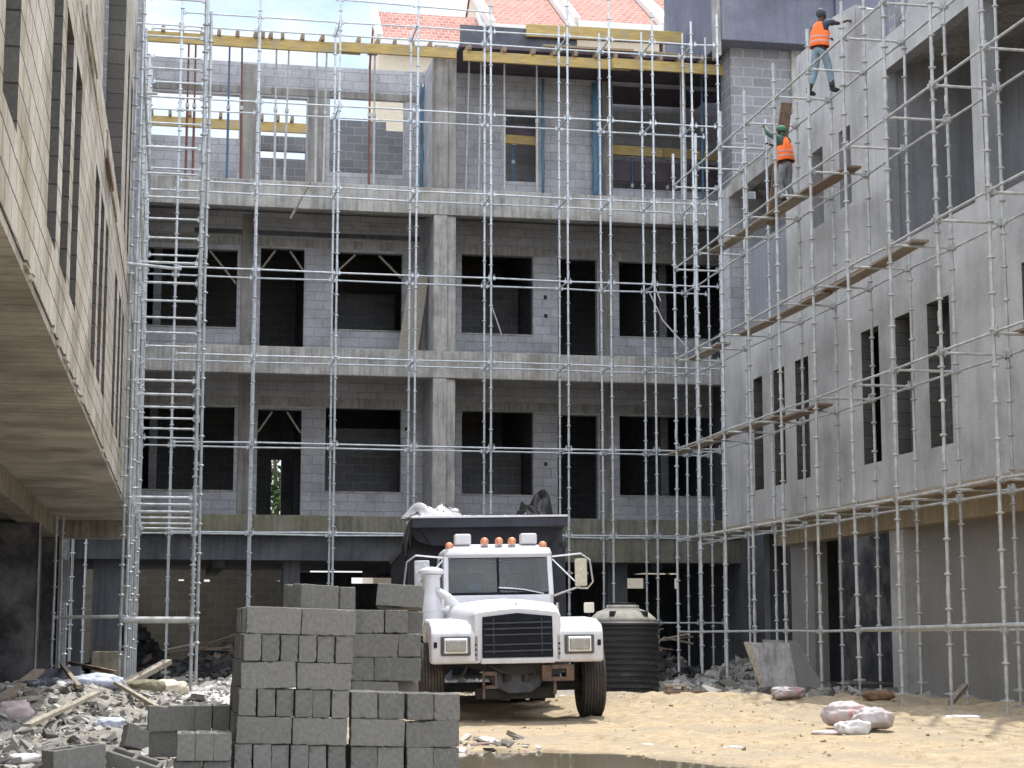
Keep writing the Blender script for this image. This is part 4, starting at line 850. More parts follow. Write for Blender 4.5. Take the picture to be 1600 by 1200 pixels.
m.box(-hw+.05, -.33, 3.68, 3.73, 1.6, 2.15); m.box(.33, hw-.05, 3.68, 3.73, 1.6, 2.15); each(m, 'cab_pillar', M['t_white'], tr, local=True, bevel=.012)
m = MB(); m.prism([(-.69, 1.655), (.69, 1.655), (.69, 2.13), (-.69, 2.13)], lambda a, b_, w_: (a, 2.375+(b_-1.6)*.19+w_, b_), 0, .008); ws = tp(m, 'windscreen', M['t_glass'])
m = MB()
for a, b_ in (((-.70, 1.64), (.70, 1.64)), ((.70, 1.64), (.70, 2.14)), ((.70, 2.14), (-.70, 2.14)), ((-.70, 2.14), (-.70, 1.64)), ((0, 1.64), (0, 2.14))):
    m.tube((a[0], 2.368+(a[1]-1.6)*.19, a[1]), (b_[0], 2.368+(b_[1]-1.6)*.19, b_[1]), .016, 8)
tp(m, 'seal', M['t_black'], ws)
m = MB(); m.path([(.62, 2.36, 1.63), (.35, 2.345, 1.69), (.15, 2.35, 1.71)], .008, 6); m.path([(.2, 2.35, 1.705), (-.0, 2.36, 1.72)], .012, 6); tp(m, 'wiper', M['t_white'], ws)
m = MB(); m.box(-.72, .72, 2.5, 2.85, 1.45, 1.66); m.box(-.6, -.1, 3.25, 3.5, 1.4, 1.95); m.box(.1, .6, 3.25, 3.5, 1.4, 1.95); tp(m, 'dashboard', simple_mat('dark cab interior', (.10, .11, .12), var=.3), bevel=.03)
m = MB(); m.lathe([(.17, 0), (.185, .012), (.17, .024), (.155, .012)], 24, (0, 0, 0), closed=True); 
stw = tp(m, 'steering_wheel', M['t_black']); stw.location = (.36, 2.95, 1.78); stw.rotation_euler = (R(60), 0, 0)
m = MB(); m.box(-.32, .32, 3.705, 3.71, 1.66, 2.1); tp(m, 'rear_window', simple_mat('rear window with painted daylight', (.62, .74, .86), rough=.3, var=.25, scale=3))  # opaque pale blue panel, daylight and reflection behind the windscreen painted in
for s in (-1, 1): m = MB(); m.box(s*(hw-.01)-.004, s*(hw-.01)+.004, 2.5, 3.68, 1.62, 2.14); tp(m, 'side_window', M['t_glass'])
for x in (-.66, -.17, .03, .21, .64):
    z = 2.36 if abs(x) < .4 else 2.30; m = MB(); m.lathe([(.0, -.05), (.04, -.045), (.055, -.02), (.058, .02), (.05, .05), (0, .05)], 14, (x, 2.52, z), axis='y'); l_ = tp(m, 'marker_light', M['orange'], smooth=True); m = MB(); m.box(x-.05, x+.05, 2.50, 2.62, z-.06, z-.035); tp(m, 'lamp_base', M['t_white'], l_)
for x in (-.47, .45): m = MB(); m.box(x-.115, x+.115, 2.55, 2.75, 2.32, 2.47); tp(m, 'roof_box', M['t_white'], bevel=.025)
for s in (-1, 1):
    mh = MB(); x = s*1.12+(.02 if s > 0 else -.02)
    if s > 0: mh.box(x-.09, x+.08, 2.28, 2.33, 1.72, 2.10)
    else: mh.box(x-.02, x+.19, 2.26, 2.31, 1.66, 2.10)
    mir = tp(mh, 'mirror', simple_mat('scratched mirror back', (.52, .49, .38) if s > 0 else (.55, .56, .60), rough=.5, var=.25, scale=18, spots=(.08, .07, .06), spot_pos=(.62, .68)), bevel=.02)
    m = MB(); m.path([(s*.76, 2.45, 2.14), (s*1.14, 2.30, 2.17), (s*1.26, 2.30, 2.08), (s*1.30, 2.30, 1.78), (s*1.22, 2.30, 1.69), (s*1.1, 2.32, 1.70)], .014, 6); m.path([(s*.77, 2.42, 1.60), (s*1.12, 2.31, 1.72)], .016, 6); m.path([(s*.76, 2.45, 2.10), (s*1.08, 2.31, 1.76)], .011, 6); tp(m, 'bracket', M['chrome'], mir)
# air cleaner on the picture-left side
m = MB(); m.lathe([(.0, 1.08), (.15, 1.08), (.17, 1.12), (.17, 1.40), (.178, 1.405), (.178, 1.43), (.17, 1.435), (.165, 1.60), (.12, 1.66), (.12, 1.86), (.135, 1.865), (.135, 1.89), (0, 1.89)], 28, (-.95, 1.9, 0)); ac = tp(m, 'air_cleaner', M['t_white'], smooth=True); ac.modifiers.new('es', 'EDGE_SPLIT').split_angle = R(40)
m = MB(); m.lathe([(.0, 1.90), (.165, 1.90), (.175, 1.925), (.15, 1.965), (.08, 1.99), (0, 2.0)], 28, (-.95, 1.9, 0)); tp(m, 'cap', M['t_white'], ac, smooth=True)
m = MB(); m.path([(-.86, 1.78, 1.66), (-.74, 1.70, 1.58), (-.66, 1.70, 1.48), (-.58, 1.8, 1.42)], [.055, .06, .065, .065], 12); m.lathe([(.0, -.05), (.055, -.05), (.055, .05), (0, .05)], 12, (-.70, 1.5, 1.27), axis='y'); tp(m, 'intake_pipe', M['t_white'], ac, smooth=False)
m = MB(); m.box(1.0, 1.012, .7, .72, 1.28, 1.42); fl = tp(m, 'fender_mirror', M['t_frame']); m = MB(); m.box(.94, 1.07, .68, .73, 1.34, 1.47); tp(m, 'head', simple_mat('cream lamp', (.62, .60, .50), var=.08), fl, bevel=.015)
m = MB(); m.tube((-1.2, 2.0, 1.55), (-.95, 2.0, 1.56), .03); m.tube((.79, 2.2, .9), (.79, 2.2, 1.5), .02); each(m, 'grab_rail', M['chrome'], tr, local=True)
m = MB(); m.tube((-.82, 3.2, .75), (-.82, 4.6, .75), .26, 20); m.tube((.82, 3.2, .75), (.82, 4.6, .75), .26, 20); each(m, 'fuel_tank', M['t_frame'], tr, local=True)
# tipper body
m = MB(); m.box(-1.15, 1.15, 4.3, 4.38, 1.05, 2.62); m.box(-1.15, -1.09, 4.38, 9.9, 1.15, 2.35); m.box(1.09, 1.15, 4.38, 9.9, 1.15, 2.35); m.box(-1.15, 1.15, 4.38, 9.9, 1.08, 1.15); m.box(-1.15, 1.15, 9.84, 9.9, 1.15, 2.3); bed = tp(m, 'tipper_body', M['t_dark'])
for k in range(11):
    for s in (-1, 1): m = MB(); m.box(s*1.15, s*1.21, 4.5+k*.5, 4.58+k*.5, 1.15, 2.35); tp(m, 'side_rib', M['t_dark'], bed)
m = MB(); m.box(-1.22, -1.09, 4.3, 9.9, 2.35, 2.43); m.box(1.09, 1.22, 4.3, 9.9, 2.35, 2.43); each(m, 'top_rail', M['t_dark'], bed, local=True)
m = MB()  # cab guard: flat hood with a front lip and bevelled lower corners
m.prism([(-1.13, 2.755), (1.13, 2.755), (1.13, 2.62), (.93, 2.44), (.86, 2.40), (-.86, 2.40), (-1.0, 2.44), (-1.13, 2.58)], lambda a, b_, w_: (a, w_, b_), 3.95, 4.3)
m.box(-1.13, 1.13, 3.55, 3.95, 2.62, 2.755); tp(m, 'cab_guard', M['t_dark'], bed, bevel=.012)
m = MB(); m.box(-1.135, 1.135, 3.53, 4.4, 2.757, 2.785); tp(m, 'lit_guard_rim', M['t_white'], bed, bevel=.006)  # white strip paints the sunlit top edge of the dark guard
m = MB(); m.prism([(-.98, 2.62), (.98, 2.62), (.82, 2.38), (-.82, 2.38)], lambda a, b_, w_: (a, w_, b_), 3.9, 3.96); tp(m, 'guard_plate', M['t_dark'], bed)
# things behind the windscreen
def inTruck(p): return tr.matrix_basis @ Vector(p)
tr_m = Matrix.Translation((4.37, 22.4, 0)) @ Euler((0, -R(1.0), -R(5))).to_matrix().to_4x4()
def W(x, y, z): return tr_m @ Vector((x, y, z))
m = MB(); m.box(-.11, .11, -.06, .06, -.06, .07); o = m.build('jerry_can', simple_mat('bright blue plastic', (.02, .33, .62), rough=.4, var=.15), None, bevel=.025); o.location = W(-.31, 2.62, 1.73); tag(o, 'bright blue plastic can on the dashboard behind the windscreen', 'can')
def crumple(name, c, size, mat, label, cat, seed, group=None, n=22, hgt=.5, fold=5, rot=0, thick=.004, parent=None, sub=1, kind=None):
    """crumpled sheet or sack: a closed bag-like heap whose outline and folds come from noise"""
    m = MB(); sx, sy, sz = size; vs = []; rings = n; seg = n*2
    th_, ph_ = np.meshgrid(np.pi*np.arange(rings+1)/rings, 2*np.pi*np.arange(seg)/seg, indexing='ij'); x = np.sin(th_)*np.cos(ph_); y = np.sin(th_)*np.sin(ph_); z = np.cos(th_)
    q_ = 1+.34*fbm(x*1.6+seed+50, y*1.6+z*2.1+seed*.7+50, 90, 3)+.34*np.abs(fbm(x*fold+z*2+seed*2+50, y*fold-z+50, 95, 3)); sg = lambda v, e: np.sign(v)*np.abs(v)**e
    vs = np.stack([sg(x, .8)*q_*sx/2, sg(y, .8)*q_*sy/2, np.maximum(-.5*sz, sg(z, .8)*q_*sz/2)], -1).reshape(-1, 3).tolist()
    fs = [(i_*seg+j_, i_*seg+(j_+1) % seg, (i_+1)*seg+(j_+1) % seg, (i_+1)*seg+j_) for i_ in range(rings) for j_ in range(seg)]
    m.add(vs, fs); o = m.build(name, mat, None, smooth=True, weld=True); o.location = c; o.rotation_euler = (0, 0, rot); return tag(o, label, cat, group, kind)
crumple('rag', W(-.12, 2.66, 1.73), (.34, .12, .15), simple_mat('pale green cloth', (.50, .62, .52), var=.3, scale=30), 'pale green crumpled cloth on the dashboard beside the blue can', 'cloth', 3, n=12)
crumple('paper_bag', W(.2, 2.7, 1.71), (.16, .12, .13), simple_mat('pale paper', (.60, .62, .50), var=.15), 'crumpled pale bag on the dashboard right of the windscreen bar', 'bag', 5, n=12)
# tarpaulin bunched on the bed
def tarp(name, x0, x1, yc, z, h, mat, label, seed, dp=.6, fr=5):
    m = MB(); nx_, ny_ = 60, 18; vs = []
    f, g_ = np.meshgrid(np.arange(nx_+1)/nx_, np.arange(ny_+1)/ny_, indexing='ij'); env = np.sin(np.pi*f)**.6*np.sin(np.pi*g_)**.7
    rid = np.abs(fbm(f*fr+seed, g_*1.5+f*3, 60, 3)); vs = np.stack([x0+(x1-x0)*f+.05*np.sin(g_*9+f*4), yc-dp/2+dp*g_, z+h*env*(.35+2.1*rid)], -1).reshape(-1, 3).tolist()
    m.add(vs, [(i_*(ny_+1)+j_, (i_+1)*(ny_+1)+j_, (i_+1)*(ny_+1)+j_+1, i_*(ny_+1)+j_+1) for i_ in range(nx_) for j_ in range(ny_)])
    o = m.build(name, mat, None, smooth=False); o.parent = None; o.matrix_basis = tr_m; s_ = o.modifiers.new('s', 'SOLIDIFY'); s_.thickness = .008; return tag(o, label, 'tarpaulin')
M['tarp_silver'] = simple_mat('black and silver tarpaulin', (.50, .50, .52), rough=.35, metal=.2, var=.4, scale=5, spots=(.02, .02, .025), spot_pos=(.50, .54))
M['tarp_black'] = simple_mat('black tarpaulin', (.02, .02, .022), rough=.35, var=.4, scale=5)
tarp('tarpaulin', -1.22, -.30, 4.0, 2.775, .20, M['tarp_silver'], 'crumpled silver and black tarpaulin heaped on the left end of the truck bed top', 2, .7, 2.6)
tarp('tarpaulin', -.45, .8, 4.1, 2.78, .05, M['tarp_silver'], 'flat silver tarpaulin edge along the middle of the truck bed top', 9)
tarp('tarpaulin', .48, .92, 4.0, 2.77, .42, M['tarp_black'], 'small black tarpaulin peak on the right of the truck bed top', 4, .3, 1.2)
m = MB(); vs = []
for i_ in range(13):
    for j_ in range(9): vs.append((-1.13-.10*math.sin(i_/12*2.2)*(j_/8)-.02*j_/8, 3.6+.85*i_/12, 2.76-.42*(j_/8)**1.2*(1-.3*math.sin(i_*1.3))))
m.add(vs, [(i_*9+j_, i_*9+9+j_, i_*9+10+j_, i_*9+1+j_) for i_ in range(12) for j_ in range(8)]); o = m.build('tarpaulin', M['tarp_black'], None, smooth=True); o.matrix_basis = tr_m; o.modifiers.new('s', 'SOLIDIFY').thickness = .008; tag(o, 'black tarpaulin flap hanging over the left edge of the truck bed', 'tarpaulin')

# ================================================================ water tank
T = thing('water_tank', (8.29, 32.6, 0), 'black ribbed plastic water tank with a pale domed lid behind the truck', 'tank')
tz = gz(8.29, 32.6)-.02; rr = .66
prof = [(0, tz), (rr-.01, tz)]
z = tz+.08
while z < tz+1.25: prof += [(rr-.015, z-.025), (rr+.012, z), (rr+.012, z+.03), (rr-.015, z+.055)]; z += .105
prof += [(rr+.02, tz+1.29), (rr+.02, tz+1.33), (rr-.03, tz+1.36)]
M['tank'] = simple_mat('dusty black polyethylene', (.025, .028, .032), rough=.6, var=.35, scale=3, spots=(.13, .14, .14), spot_pos=(.58, .8), stretch=(1, 1, 3))
M['tank_top'] = simple_mat('tank top with painted sunlight', (.30, .29, .25), rough=.9, var=.3, scale=6, spots=(.09, .09, .09), spot_pos=(.55, .7))  # dome is paler than the body: its sunlit top is painted in
m = MB(); m.lathe(prof+[(0, tz+1.36)], 48, (8.29, 32.6, 0)); part(m, 'body', M['tank'], T, smooth=False)
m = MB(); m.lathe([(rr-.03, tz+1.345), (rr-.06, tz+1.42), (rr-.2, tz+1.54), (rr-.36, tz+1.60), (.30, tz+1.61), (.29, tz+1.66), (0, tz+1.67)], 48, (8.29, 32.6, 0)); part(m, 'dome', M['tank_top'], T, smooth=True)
m = MB(); m.lathe([(.0, tz+1.66), (.24, tz+1.66), (.25, tz+1.70), (0, tz+1.71)], 32, (8.29, 32.6, 0)); part(m, 'lid', M['tank'], T)
for a in (-125, -55, 60, 130): m = MB(); ca_, sa_ = math.cos(R(a)), math.sin(R(a)); m.rbox((8.29+.5*ca_, 32.6+.5*sa_, tz+1.49), (.14, .1, .12), Matrix.Rotation(R(a), 3, 'Z')); part(m, 'lifting_lug', M['tank'], T, bevel=.02)

# ================================================================ concrete blocks
M['blk'] = simple_mat('fresh concrete block', (.185, .182, .17), rough=.95, var=.22, scale=30, bumpy=.5, spec=.15, spots=(.245, .235, .205), spot_pos=(.55, .75), objvar=.16)
M['blk_shaded'] = simple_mat('shaded concrete block', (.15, .15, .148), rough=.95, var=.25, scale=30, bumpy=.5, spec=.15)  # darker copy of the block colour, shade of the low faces painted in
BL, BH = .428, .209
def block_mesh(wd, seed, chips=True):
    """hollow block lying on its bed: long axis x, two cells open at the top"""
    r_ = random.Random(seed); m = MB(); hx, hy = BL/2, wd/2; t_ = .032
    xs_ = [-hx, -hx+t_, -t_/2, t_/2, hx-t_, hx]; ys_ = [-hy, -hy+t_, hy-t_, hy]
    for i_ in range(5):
        for j_ in range(3):
            cell = j_ == 1 and i_ in (1, 3)
            z1 = BH if not cell else .04
            m.add([(xs_[i_], ys_[j_], z1), (xs_[i_+1], ys_[j_], z1), (xs_[i_+1], ys_[j_+1], z1), (xs_[i_], ys_[j_+1], z1)], [(0, 1, 2, 3)])
            m.add([(xs_[i_], ys_[j_], 0), (xs_[i_], ys_[j_+1], 0), (xs_[i_+1], ys_[j_+1], 0), (xs_[i_+1], ys_[j_], 0)], [(0, 1, 2, 3)])
            if cell:
                a, b_, c, d = xs_[i_], xs_[i_+1], ys_[j_], ys_[j_+1]
                for p_, q_ in (((a, c), (b_, c)), ((b_, c), (b_, d)), ((b_, d), (a, d)), ((a, d), (a, c))): m.add([(*p_, .04), (*q_, .04), (*q_, BH), (*p_, BH)], [(0, 1, 2, 3)])
    for i_ in range(5):
        for y in (-hy, hy): m.add([(xs_[i_], y, 0), (xs_[i_+1], y, 0), (xs_[i_+1], y, BH), (xs_[i_], y, BH)], [(0, 1, 2, 3)])
    for j_ in range(3):
        for x in (-hx, hx): m.add([(x, ys_[j_], 0), (x, ys_[j_+1], 0), (x, ys_[j_+1], BH), (x, ys_[j_], BH)], [(0, 1, 2, 3)])
    me = bpy.data.meshes.new('hollow_block'); me.from_pydata(m.v, [], m.f); bm = bmesh.new(); bm.from_mesh(me); bmesh.ops.remove_doubles(bm, verts=bm.verts, dist=.0005)
    bmesh.ops.recalc_face_normals(bm, faces=bm.faces); bmesh.ops.subdivide_edges(bm, edges=[e for e in bm.edges if e.calc_length() > .1], cuts=5, use_grid_fill=True)
    for v in bm.verts:
        c = v.co; k = 1 if (abs(abs(c.x)-hx) < .01)+(abs(abs(c.y)-hy) < .01)+(c.z < .01 or c.z > BH-.01) >= 2 else .25
        v.co += Vector((r_.uniform(-1, 1), r_.uniform(-1, 1), r_.uniform(-1, 1)))*.0030*k
        if k == 1 and r_.random() < .10: v.co += Vector((-math.copysign(r_.uniform(0, .010), v.co.x), -math.copysign(r_.uniform(0, .008), v.co.y), -r_.uniform(.002, .016) if v.co.z > .1 else r_.uniform(.002, .012)))
    bm.to_mesh(me); bm.free(); return me
BM6 = [block_mesh(.137, k) for k in range(8)]; BM9 = [block_mesh(.209, 20+k) for k in range(5)]
for me_ in BM6+BM9: me_.materials.append(M['blk'])
ORD = ['bottom', 'second', 'third', 'fourth', 'fifth', 'top']; NTH = ['first', 'second', 'third', 'fourth', 'fifth', 'sixth']
def block(x, y, z, rz, label, nine=False, tilt=0, dark=False, rx=0, grp='grey hollow blocks stacked in the foreground'):
    me_ = random.choice(BM9 if nine else BM6); o = bpy.data.objects.new('hollow_block', me_); COL.objects.link(o)
    o.location = (x, y, z); o.rotation_euler = (rx, tilt, rz); 
    b_ = o.modifiers.new('b', 'BEVEL'); b_.width = .005; b_.segments = 1; b_.limit_method = 'ANGLE'; b_.angle_limit = R(60)
    return tag(o, label, 'concrete block', grp)
SX0 = onY(374, 1075, 14.6).x; PZ = .214; SL = -.032
def sz(x, z): return z+SL*(x-SX0-.4)
MW = .436
def course(k, xa, yf, kind, col, name, n=3, nine=False, dx=0):
    """one 0.44 m module of a course; kind 'long' shows the long face, 'end' shows block ends"""
    z = k*PZ; j = lambda s_=.006: random.uniform(-s_, s_)
    if kind == 'long':
        x = xa+MW/2+dx+j(); block(x, yf+.071+j(.016), sz(x, z), math.pi*(random.random() < .5)+j(.012), f'{name}, {col}, long face out', tilt=-SL*.9)
    else:
        w_ = MW/n
        for i_ in range(n):
            x = xa+w_*(i_+.5)+dx+j(.003); block(x, yf+BL/2+j(.02), sz(x, z), math.pi/2+j(.015), f'{name}, {col}, {NTH[i_]} end from left', nine=nine, tilt=0)
YF = 14.6
for k in range(6):
    kind = 'end' if k % 2 == 0 else 'long'; dx = .014*(k-2.5)
    nm = f'{ORD[k]} course block, tall stack'
    course(k, SX0, YF, kind, 'in the left half', nm, dx=dx); course(k, SX0+MW, YF, kind, 'in the right half', nm, dx=dx)
    for d_ in range(1, 4):          # the stack's left flank runs back
        for q_ in range(1):
            x = SX0+MW/2+dx-.01; block(x, YF+.45*d_+.2+random.uniform(-.01, .01), sz(x, k*PZ), 0, f'{ORD[k]} course block on the left flank of the tall stack, {NTH[d_]} row back', nine=True, tilt=-SL)
for k in range(3):
    nm = f'{ORD[k]} course block, low right stack'
    kind = 'end' if k != 1 else 'long'; xa = SX0+2*MW-.006
    course(k, xa, YF+.02, kind, 'in its left half', nm, n=2, nine=True, dx=.01); course(k, xa+MW+.006, YF+.02, kind, 'in its right half', nm, n=2, nine=True, dx=.012)
# stack set back on the right
YB2 = 16.7; bx = onY(563, 955, YB2).x
def bb(x, k, rz, lab, nine=False, y=YB2): block(x, y+(BL/2 if abs(rz) > 1 else .1), k*PZ+.01, rz+random.uniform(-.012, .012), lab, nine=nine, tilt=.018)
u2 = lambda u, v: onY(u, v, YB2).x
bb(u2(555, 970), 5, math.pi/2, 'grey block at the left end of the top course of the set back stack', True)
bb(u2(582, 970), 5, math.pi/2, 'grey block second in the top course of the set back stack', True)
bb(u2(620, 970), 5, math.pi/2, 'grey block at the right end of the top course of the set back stack', True)
bb(u2(585, 1008), 4, 0, 'long faced block in the second course down of the set back stack', True); bb(u2(640, 1008), 4, math.pi/2, 'block end at the right of the second course down, set back stack', True)
bb(u2(566, 1045), 3, math.pi/2, 'block end at the left of the third course down, set back stack', True); bb(u2(621, 1045), 3, 0, 'long faced block right in the third course down, set back stack', True)
bb(u2(585, 1078), 2, 0, 'left block of two in the fourth course down, set back stack', True); bb(u2(622, 1078), 2, 0, 'right block of two in the fourth course down, set back stack', True, YB2+.25)
bb(u2(585, 1110), 1, 0, 'grey block left in the course behind the low stack', True); bb(u2(600, 1140), 0, 0, 'grey block at the foot of the set back stack', True)
bb(u2(642, 990), 5-.0, 0, 'grey block behind the top course of the set back stack near the truck', True, YB2+.75)
# loose blocks on top
p_ = onY(481, 949, 15.0); block(p_.x+.03, 15.05, sz(p_.x, 6*PZ)-.02, R(40), 'grey block lying askew on top of the tall front stack', nine=True, tilt=.03)
p_ = onY(536, 949, 15.5); block(p_.x, 15.7, sz(p_.x, 6*PZ)-.01, R(-80), 'grey block behind the askew one on top of the tall stack')
p_ = onY(622, 945, 17.2); block(p_.x, 17.1, 6*PZ+.03, R(-12), 'grey block tipped on top of the set back stack beside the truck air filter', nine=True, tilt=.06, rx=R(-8))
# low blocks at the left foot
for i_, u in enumerate((291, 320, 348)): x = onY(u, 1150, 14.45).x; block(x, 14.45+BL/2, .105, math.pi/2, f'dark block end, {NTH[i_]} from left, near low row by the tall stack')
for i_, u in enumerate((294, 340)): x = onY(u, 1190, 14.45).x; block(x, 14.5+BL/2, -.108, math.pi/2, ['dark block cut by the bottom edge, left one under the near low row', 'dark block cut by the bottom edge, right one under the near low row'][i_], nine=True)
for i_, (u, rz) in enumerate(((272, 0.05), (318, math.pi/2), (346, math.pi/2))): x = onY(u, 1111, 15.7).x; block(x, 15.7+(.1 if i_ == 0 else BL/2), .27, rz, f'dark block, {NTH[i_]} from left, farther low row by the tall stack')
for i_, (u, rz) in enumerate(((275, 0), (330, 0))): x = onY(u, 1111, 15.7).x; block(x, 15.85, .055, rz, f'dark block under the farther low row, {["left", "right"][i_]} one')
# stray blocks in the rubble
x, y = -.60, 14.35; block(x, y, gz(x, y)+.02, R(28), 'grey hollow block lying in the rubble at the bottom left, cells showing', nine=True, tilt=-.10, grp='stray blocks in the rubble')
x, y = -.20, 14.6; block(x, y, gz(x, y)-.06, R(-15), 'broken grey block right of the one at the bottom left', tilt=.3, rx=.3, grp='stray blocks in the rubble')
x, y = -.12, 17.2; block(x, y, gz(x, y)-.02, R(20), 'grey block tilted on the rubble behind the low row', tilt=.25, rx=-.2, grp='stray blocks in the rubble')

# ================================================================ rubble, gravel, debris
M['rubble'] = island_mat('rubble chunks', [(0, (.08, .075, .07)), (.3, (.20, .19, .17)), (.6, (.31, .30, .27)), (.84, (.48, .465, .44)), (1, (.17, .15, .13))])
M['gravel'] = island_mat('white gravel', [(0, (.30, .29, .28)), (.5, (.50, .49, .47)), (1, (.64, .63, .61))])
M['darkstuff'] = island_mat('dark debris', [(0, (.018, .018, .02)), (.6, (.05, .048, .045)), (.88, (.09, .08, .07)), (1, (.28, .20, .15))])
M['sandclod'] = island_mat('sand clods', [(0, (.34, .265, .17)), (.5, (.46, .37, .245)), (1, (.52, .43, .30))])
def chunk(m, x, y, z, s_, flat=1.0):
    q_ = Euler((random.uniform(-.6, .6), random.uniform(-.6, .6), random.uniform(0, 6.3))).to_matrix()
    a, b_, c = s_*random.uniform(.6, 1.5), s_*random.uniform(.5, 1.0), s_*random.uniform(.25, .7)*flat
    m.rbox((x, y, z), (a, b_, c), q_, s_*.16)
def scatter(name, mat, n, fx, label, smin, smax, pw=2.5, sink=.1, flat=1.0, kind='stuff'):
    m = MB()
    P_ = [fx() for _ in range(n)]; Z_ = ground_h(np.array([p_[0] for p_ in P_]), np.array([p_[1] for p_ in P_]))
    for (x, y), z_ in zip(P_, Z_):
        s_ = smin+(smax-smin)*random.random()**pw; chunk(m, x, y, float(z_)+s_*sink, s_, flat)
    o = m.build(name, mat, None); tag(o, label, kind=kind); o['category'] = name.replace('_', ' '); return o
def frub():
    while True:
        y = 13.8+20.5*random.random()**1.25; x = random.uniform(-.13*y-.6, 1.5) if y < 21 else random.uniform(-3.6, 1.9)
        if not (x > .35 and y < 17) : return x, y
scatter('rubble', M['rubble'], 8000, frub, 'grey broken concrete rubble covering the ground on the left', .015, .14, 4.2)
scatter('rubble_pebbles', M['gravel'], 4200, frub, 'small pale stones strewn over the rubble on the left', .012, .055, 2)
def fsand(): y = 15+19*random.random(); return random.uniform(2.0, 12.5), y
scatter('sand_clods', M['sandclod'], 2200, fsand, 'small clods crumbled over the yellow sand', .008, .045, 3, .1, .7)
def fedge(): t_ = random.random(); return random.uniform(2.3, 3.9)-.2, random.uniform(16.9, 19.2)
scatter('puddle_litter', island_mat('puddle litter', [(0, (.08, .08, .08)), (.4, (.22, .2, .17)), (.7, (.5, .47, .43)), (1, (.66, .62, .6))]), 170, fedge, 'bits of broken plastic and stone at the puddle edge', .02, .13, 2.2, .25, .5)
def ffar():
    r_ = random.random()
    return (random.uniform(9.3, 13.2), random.uniform(29.5, 40)) if r_ < .6 else (random.uniform(-1.5, 7), random.uniform(33, 41))
scatter('far_rubble', M['rubble'], 1500, ffar, 'dark rubble on the shaded ground under the scaffolds', .04, .28, 3)
def heap(name, c, rx_, ry_, h, mat, label, cat, seed, n=90, pebbles=0, pmat=None, ps=(.02, .07), kind='stuff'):
    m = MB(); vs = []
    u, v = np.meshgrid(-1+2*np.arange(n+1)/n, -1+2*np.arange(n+1)/n, indexing='ij'); x, y = u*rx_, v*ry_; d = np.hypot(u, v)
    z = h*np.maximum(0, 1-d)**1.1*(1+.4*fbm(x*1.4+seed, y*1.4+20, 50, 3))+.10*h*fbm(x*7+seed, y*7+20, 55, 3)*(d < 1)-.03*(d > .93)-.15*np.maximum(0, d-.97)
    vs = np.stack([x, y, z], -1).reshape(-1, 3).tolist()
    m.add(vs, [(i_*(n+1)+j_, (i_+1)*(n+1)+j_, (i_+1)*(n+1)+j_+1, i_*(n+1)+j_+1) for i_ in range(n) for j_ in range(n)])
    if pebbles:
        for _ in range(pebbles):
            a = random.uniform(0, 6.283); d = random.random()**.6; x, y = rx_*d*math.cos(a), ry_*d*math.sin(a)
            chunk(m, x, y, h*max(0, 1-d)**1.1, random.uniform(*ps))
    o = m.build(name, mat, None); o.location = c; return tag(o, label, cat, None, kind)
gx_ = onY(420, 1040, 28.5).x
heap('gravel_heap', (gx_, 28.6, gz(gx_, 28.6)-.03), 1.75, 2.0, .66, M['gravel'], 'white gravel heap behind the block stack in front of the left scaffold', 'gravel', 3, 70, 1500, None, (.02, .09))
heap('debris_heap', (1.6, 45.2, 0), 2.6, .9, .75, M['darkstuff'], 'black debris heap in the dark ground storey behind the left scaffold', 'debris', 8, 40, 700, None, (.05, .32))
heap('debris_heap', (-.7, 46.6, 0), 1.2, .9, 1.5, M['darkstuff'], 'tall dark debris heap at the left end of the ground storey', 'debris', 5, 40, 250, None, (.08, .4))
heap('debris_heap', (10.9, 40.4, 0), 1.6, 1.0, .8, M['darkstuff'], 'dark rubble mound under the facade scaffold right of the tank', 'debris', 12, 40, 500, None, (.05, .3))
heap('debris_heap', (12.3, 37.3, 0), 1.7, 1.6, .55, M['rubble'], 'grey rubble mound at the foot of the rendered building', 'debris', 14, 40, 420, None, (.05, .3))
def loose(n, x0, x1, y0, y1, z0, z1, label, group, mats=('plank_pale', 'plank', 'plank_brown'), ln=(.6, 1.8), slope=.35):
    for k in range(n):
        a = Vector((random.uniform(x0, x1), random.uniform(y0, y1), random.uniform(z0, z1))); an = random.uniform(-.6, .6)+(math.pi/2 if random.random() < .25 else 0); l_ = random.uniform(*ln)
        b_ = a+Vector((math.cos(an)*l_, math.sin(an)*l_*.6, random.uniform(-slope, slope)*l_)); timber('waste_timber', a, b_, random.uniform(.05, .14), random.uniform(.025, .05), random.choice(mats), label, 'timber', group)
loose(11, 9.7, 11.2, 39.6, 40.8, .75, 1.25, 'scrap timber piece jumbled on the mound right of the tank', 'scrap timber right of the tank', ln=(.5, 1.3))
loose(8, .0, 3.0, 44.6, 45.2, .55, .9, 'scrap timber piece on the black debris behind the left scaffold', 'scrap timber on the black debris', mats=('plank_pale', 'plank_brown'), ln=(.3, 1.1))
crumple('plastic_sheet', (10.3, 39.75, .98), (.42, .06, .42), simple_mat('grey white sheeting', (.45, .46, .50), var=.3, scale=6), 'torn grey white sheet on the timber mound right of the tank', 'plastic sheet', 21, n=14)
